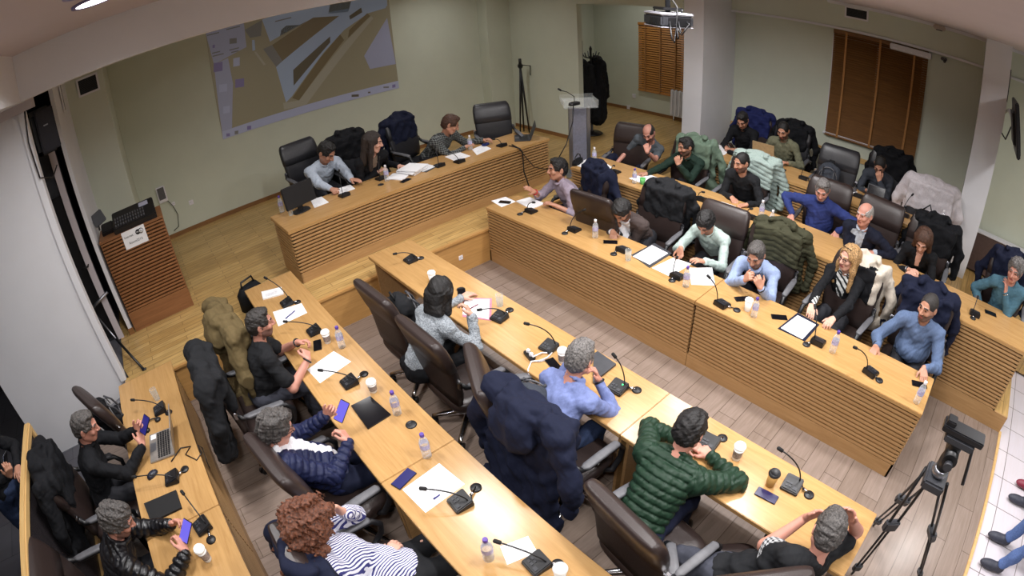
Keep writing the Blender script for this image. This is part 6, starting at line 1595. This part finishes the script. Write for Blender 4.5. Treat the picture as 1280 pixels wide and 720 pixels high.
def hung(label, c, m, seed, L, w):
    F = Field(V(c[0] - .45, c[1] - .45, c[2] - L - .25), V(c[0] + .45, c[1] + .45, c[2] + .2), .013)
    F.cap(V(c) - V(0, 0, .03), V(c) - V(0, 0, L * .5), .10, w, 0); F.cap(V(c) - V(0, 0, L * .5), V(c) - V(.02, 0, L), w, w * 1.25, .04)
    for s in (-1, 1): F.cap(V(c) + V(s * .06, -s * .09, -.08), V(c) + V(s * .13, -s * .14, -L * .65), .06, .05, .03)
    F.ell(V(c) - V(0, 0, .02), (.10, .10, .07), None, .05)
    F.apply(lambda X: .014 * np.sin(9 * np.arctan2(X[:, 1] - c[1], X[:, 0] - c[0]) + 2 * np.sin(4 * X[:, 2]))); F.noise(.02, 22, seed)
    t = thing('hanging_coat', label, 'coat', (0, 0, 0)); obj('cloth', F.mesh('cloth'), m, t); MB().tube([(c[0], c[1], c[2] + .03), (c[0], c[1] , c[2] + .09)], .006, 6).build('loop', M_black, t)
hung('long black coat hanging on the right of the coat stand', (cs.x + .17, cs.y - .05, PF + 1.52), K_black, 61, 1.12, .17)
hung('dark coat hanging on the left of the coat stand', (cs.x - .10, cs.y + .06, PF + 1.46), K_black2, 62, 1.10, .13)
t = thing('folding_panel', 'tall dark blue folding panel in a black frame behind the coat stand', 'panel', (7.62, 7.35, PF), R_(8))
MB().box((0, 0, 1.0), (.06, .55, 1.75), bev=.01).build('board', mat('dark blue board', (28, 32, 56), .6), t)
MB().tube([(0, -.30, 0), (0, -.30, 1.90), (0, -.20, 1.98), (0, .20, 1.98), (0, .30, 1.90), (0, .30, 0)], .022, 8).build('frame', M_black, t); MB().box((-.035, 0, 1.15), (.01, .55, .02)).build('rail', M_alu, t)
# ------------------------------------------------------------------ projector
a, b, c_ = 803, 36, 870
P1 = Vector((4.9, 3.65, 3.0)); pp = ray(835, 25); dd = 6.0; pc = Vector((pp[0] * dd, pp[1] * dd, CAM_H + pp[2] * dd))
t = thing('projector', 'white and dark grey projector hanging from the ceiling', 'projector', pc, R_(58))
MB().box((0, 0, 0), (.50, .38, .13), bev=.02).build('casing', M_gcase, t); MB().box((0, 0, .075), (.51, .39, .03), bev=.014).build('top_cover', mat('pale grey casing', (186, 186, 194), .5), t); MB().box((0, 0, -.068), (.50, .38, .012), bev=.005).build('bottom_edge', mat('pale grey casing', (186, 186, 194)), t)
for s_, n_ in ((-1, 9), (1, 6)):
    for k in range(n_): MB().box((-.21 + k * .05, s_ * .192, -.005), (.03, .006, .08)).build('vent_slot', M_black, t)
MB().box((-.255, -.02, -.005), (.012, .26, .09)).build('socket_panel', M_black, t)
MB().tube([(0, 0, .08), (0, 0, 3.86 - pc.z)], .03, 12).build('ceiling_pole', M_gcase, t); MB().box((0, 0, .13), (.30, .24, .03), bev=.008).tube([(-.14, -.1, .09), (-.14, -.1, .13)], .012).tube([(.14, .1, .09), (.14, .1, .13)], .012).build('mount', M_black, t)
for k, s in enumerate((.0, .35, .7)): MB().tube([(-.26, -.1 + .1 * k, 0), (-.36, -.08 + .1 * k, -.02 - .08 * k), (-.34, .0 + .04 * k, -.14 - .04 * k), (-.26, .02, -.06), (-.30, .03, .16), (-.05, .02, .30), (0, .03, .5)], .009, 7).build('cable', M_black, t)
# ------------------------------------------------------------------ television on the right pier
c0 = atx(1266, 150, 7.2)
t = thing('television', 'black flat television tilted on a wall arm at the right pier', 'television', (6.86, -.58, 2.64), 0)
rt = Matrix.Rotation(R_(-14), 3, 'X')
MB().box((0, 0, 0), (.85, .05, .62), rt, bev=.012).build('housing', M_black, t); MB().box(rt @ Vector((0, -.027, .01)), (.81, .003, .55), rt).build('screen', M_screen, t); MB().box(rt @ Vector((0, .035, 0)), (.5, .05, .4), rt, bev=.02).build('back_cover', M_black, t)
MB().tube([(.34, .05, .05), (.50, .10, .12), (.55, .17, .05)], .022, 8).build('arm', M_white, t); MB().box((.55, .16, .0), (.10, .03, .42), bev=.006).build('wall_plate', M_white, t)
MB().tube([(.25, .05, -.05), (.45, .08, -.25), (.55, .15, -.20)], .010, 6).build('cable', M_gcase, t); MB().tube([(.57, .145, .2), (.57, .145, .62)], .008, 6).build('cable', M_gcase, t)
t = thing('low_panel', 'low dark brown panel on the wall behind the man in teal', 'panel', (8.25, -1.05, T2)); MB().bx(-.06, .06, -.6, .6, .03, .62, bev=.008).build('body', mat('dark brown panel', (84, 66, 62), .6), t); MB().bx(-.075, .07, -.61, .61, .62, .65, bev=.006).build('top', M_white, t)
# ------------------------------------------------------------------ video tripod in the foreground
A0 = at(1066, 716, .02); A1 = at(1060, 640, .02); A2 = at(1148, 722, .02)
hd = ray(1174, 590); s = (1.28 - CAM_H) / hd[2]; TOP = Vector((hd[0] * s, hd[1] * s, 1.28))
t = thing('video_tripod', 'black video tripod with a fluid head standing beside the end of the front row', 'tripod', (0, 0, 0))
A1 = at(1093, 655, .02)
for A in (A0, A1, A2):
    d = (A - TOP); d1 = Vector((d.x, d.y, 0)).normalized(); n = Vector((-d1.y, d1.x, 0)); st = TOP + d1 * .08 - Vector((0, 0, .05)); k = st.lerp(A, .48); k2 = st.lerp(A, .93)
    Az = Vector((A.x, A.y, 0.004))
    leg = MB()
    for s in (-1, 1): leg.tube([st + n * (s * .045), k + n * (s * .034)], .011, 8)
    for s in (-1, 1): leg.tube([k + n * (s * .018), k2 + n * (s * .018)], .009, 8)
    leg.tube([k2, Az], .010, 8); o = leg.build('leg', M_black, t)
    ax = (A - st).normalized(); q = Matrix((n, ax.cross(n).normalized(), ax)).transposed()
    MB().box(k, (.11, .05, .09), q, bev=.008).build('clamp', M_gcase, o); MB().box(k2, (.07, .04, .07), q, bev=.008).build('foot', M_gcase, o)
yawh = Matrix.Rotation(R_(2), 3, 'Z')
MB().box(TOP + Vector((0, 0, -.055)), (.19, .15, .07), yawh, bev=.012).build('shoulder', M_gcase, t); MB().lathe([(.05, -.01), (.058, .01), (.05, .035), (.045, .04)], TOP, 20).build('bowl', M_alu, t); TOP = TOP + Vector((0, 0, .05))
MB().lathe([(.045, -.02), (.05, .05), (.042, .16), (.045, .20)], TOP, 18).tube([TOP + yawh @ Vector((-.08, 0, .11)), TOP + yawh @ Vector((.08, 0, .11))], .048, 16).build('fluid_head', M_black, t)
for s in (-1, 1): MB().tube([TOP + yawh @ Vector((s * .09, 0, .10)), TOP + yawh @ Vector((s * .12, 0, .10))], .028, 14).build('drag_knob', M_gcase, t)
MB().box(TOP + Vector((0, 0, .215)), (.11, .20, .05), yawh, bev=.008).build('tilt_platform', M_gcase, t)
MB().box(TOP + Vector((0, 0, .262)), (.10, .28, .04), yawh, bev=.006).box(TOP + yawh @ Vector((0, .10, .295)), (.07, .06, .035), yawh, bev=.005).build('camera_plate', M_black, t)
h0 = TOP + yawh @ Vector((.10, -.05, .12)); h1 = at(1216, 560, 1.18); h2 = at(1203, 606, .95)
MB().tube([h0, h0.lerp(h1, .6), h1, h2], [.010, .010, .012, .014], 8).build('pan_handle', M_black, t)
# ------------------------------------------------------------------ wooden rail with glass at the left edge
t = thing('wooden_screen', 'pale wooden framed screen behind the side desk chairs', 'screen', (0, 0, 0))
x0 = -1.93
MB().bx(x0 - .035, x0 + .035, 1.4, 3.98, 1.13, 1.20, bev=.012).build('top_rail', M_trim, t); MB().bx(x0 - .03, x0 + .03, 3.92, 3.98, 0, 1.14, bev=.006).build('post', M_trim, t); MB().bx(x0 - .03, x0 + .03, 1.4, 1.46, 0, 1.14, bev=.006).build('post', M_trim, t); MB().bx(x0 - .03, x0 + .03, 1.46, 3.92, .05, .12, bev=.006).build('bottom_rail', M_trim, t)
MB().bx(x0 - .006, x0 + .006, 1.46, 3.92, .12, 1.13).build('panel', mat('smoked panel', (46, 42, 44), .25), t)

p = at(318, 372, PF + .12)
t = thing('black_bag', 'black bag on the platform behind the far end of the left desk', 'bag', (p.x - .02, p.y + .06, PF), R_(25)); MB().loft([((0, 0, 0), (.17, 0, 0), (0, .08, 0)), ((0, 0, .20), (.165, 0, 0), (0, .075, 0)), ((0, 0, .27), (.12, 0, 0), (0, .04, 0))], 20, 4).build('bag_body', K_black, t); MB().tube([(-.10, 0, .25), (-.08, 0, .34), (.08, 0, .34), (.10, 0, .25)], .012, 7).build('strap', M_black, t)
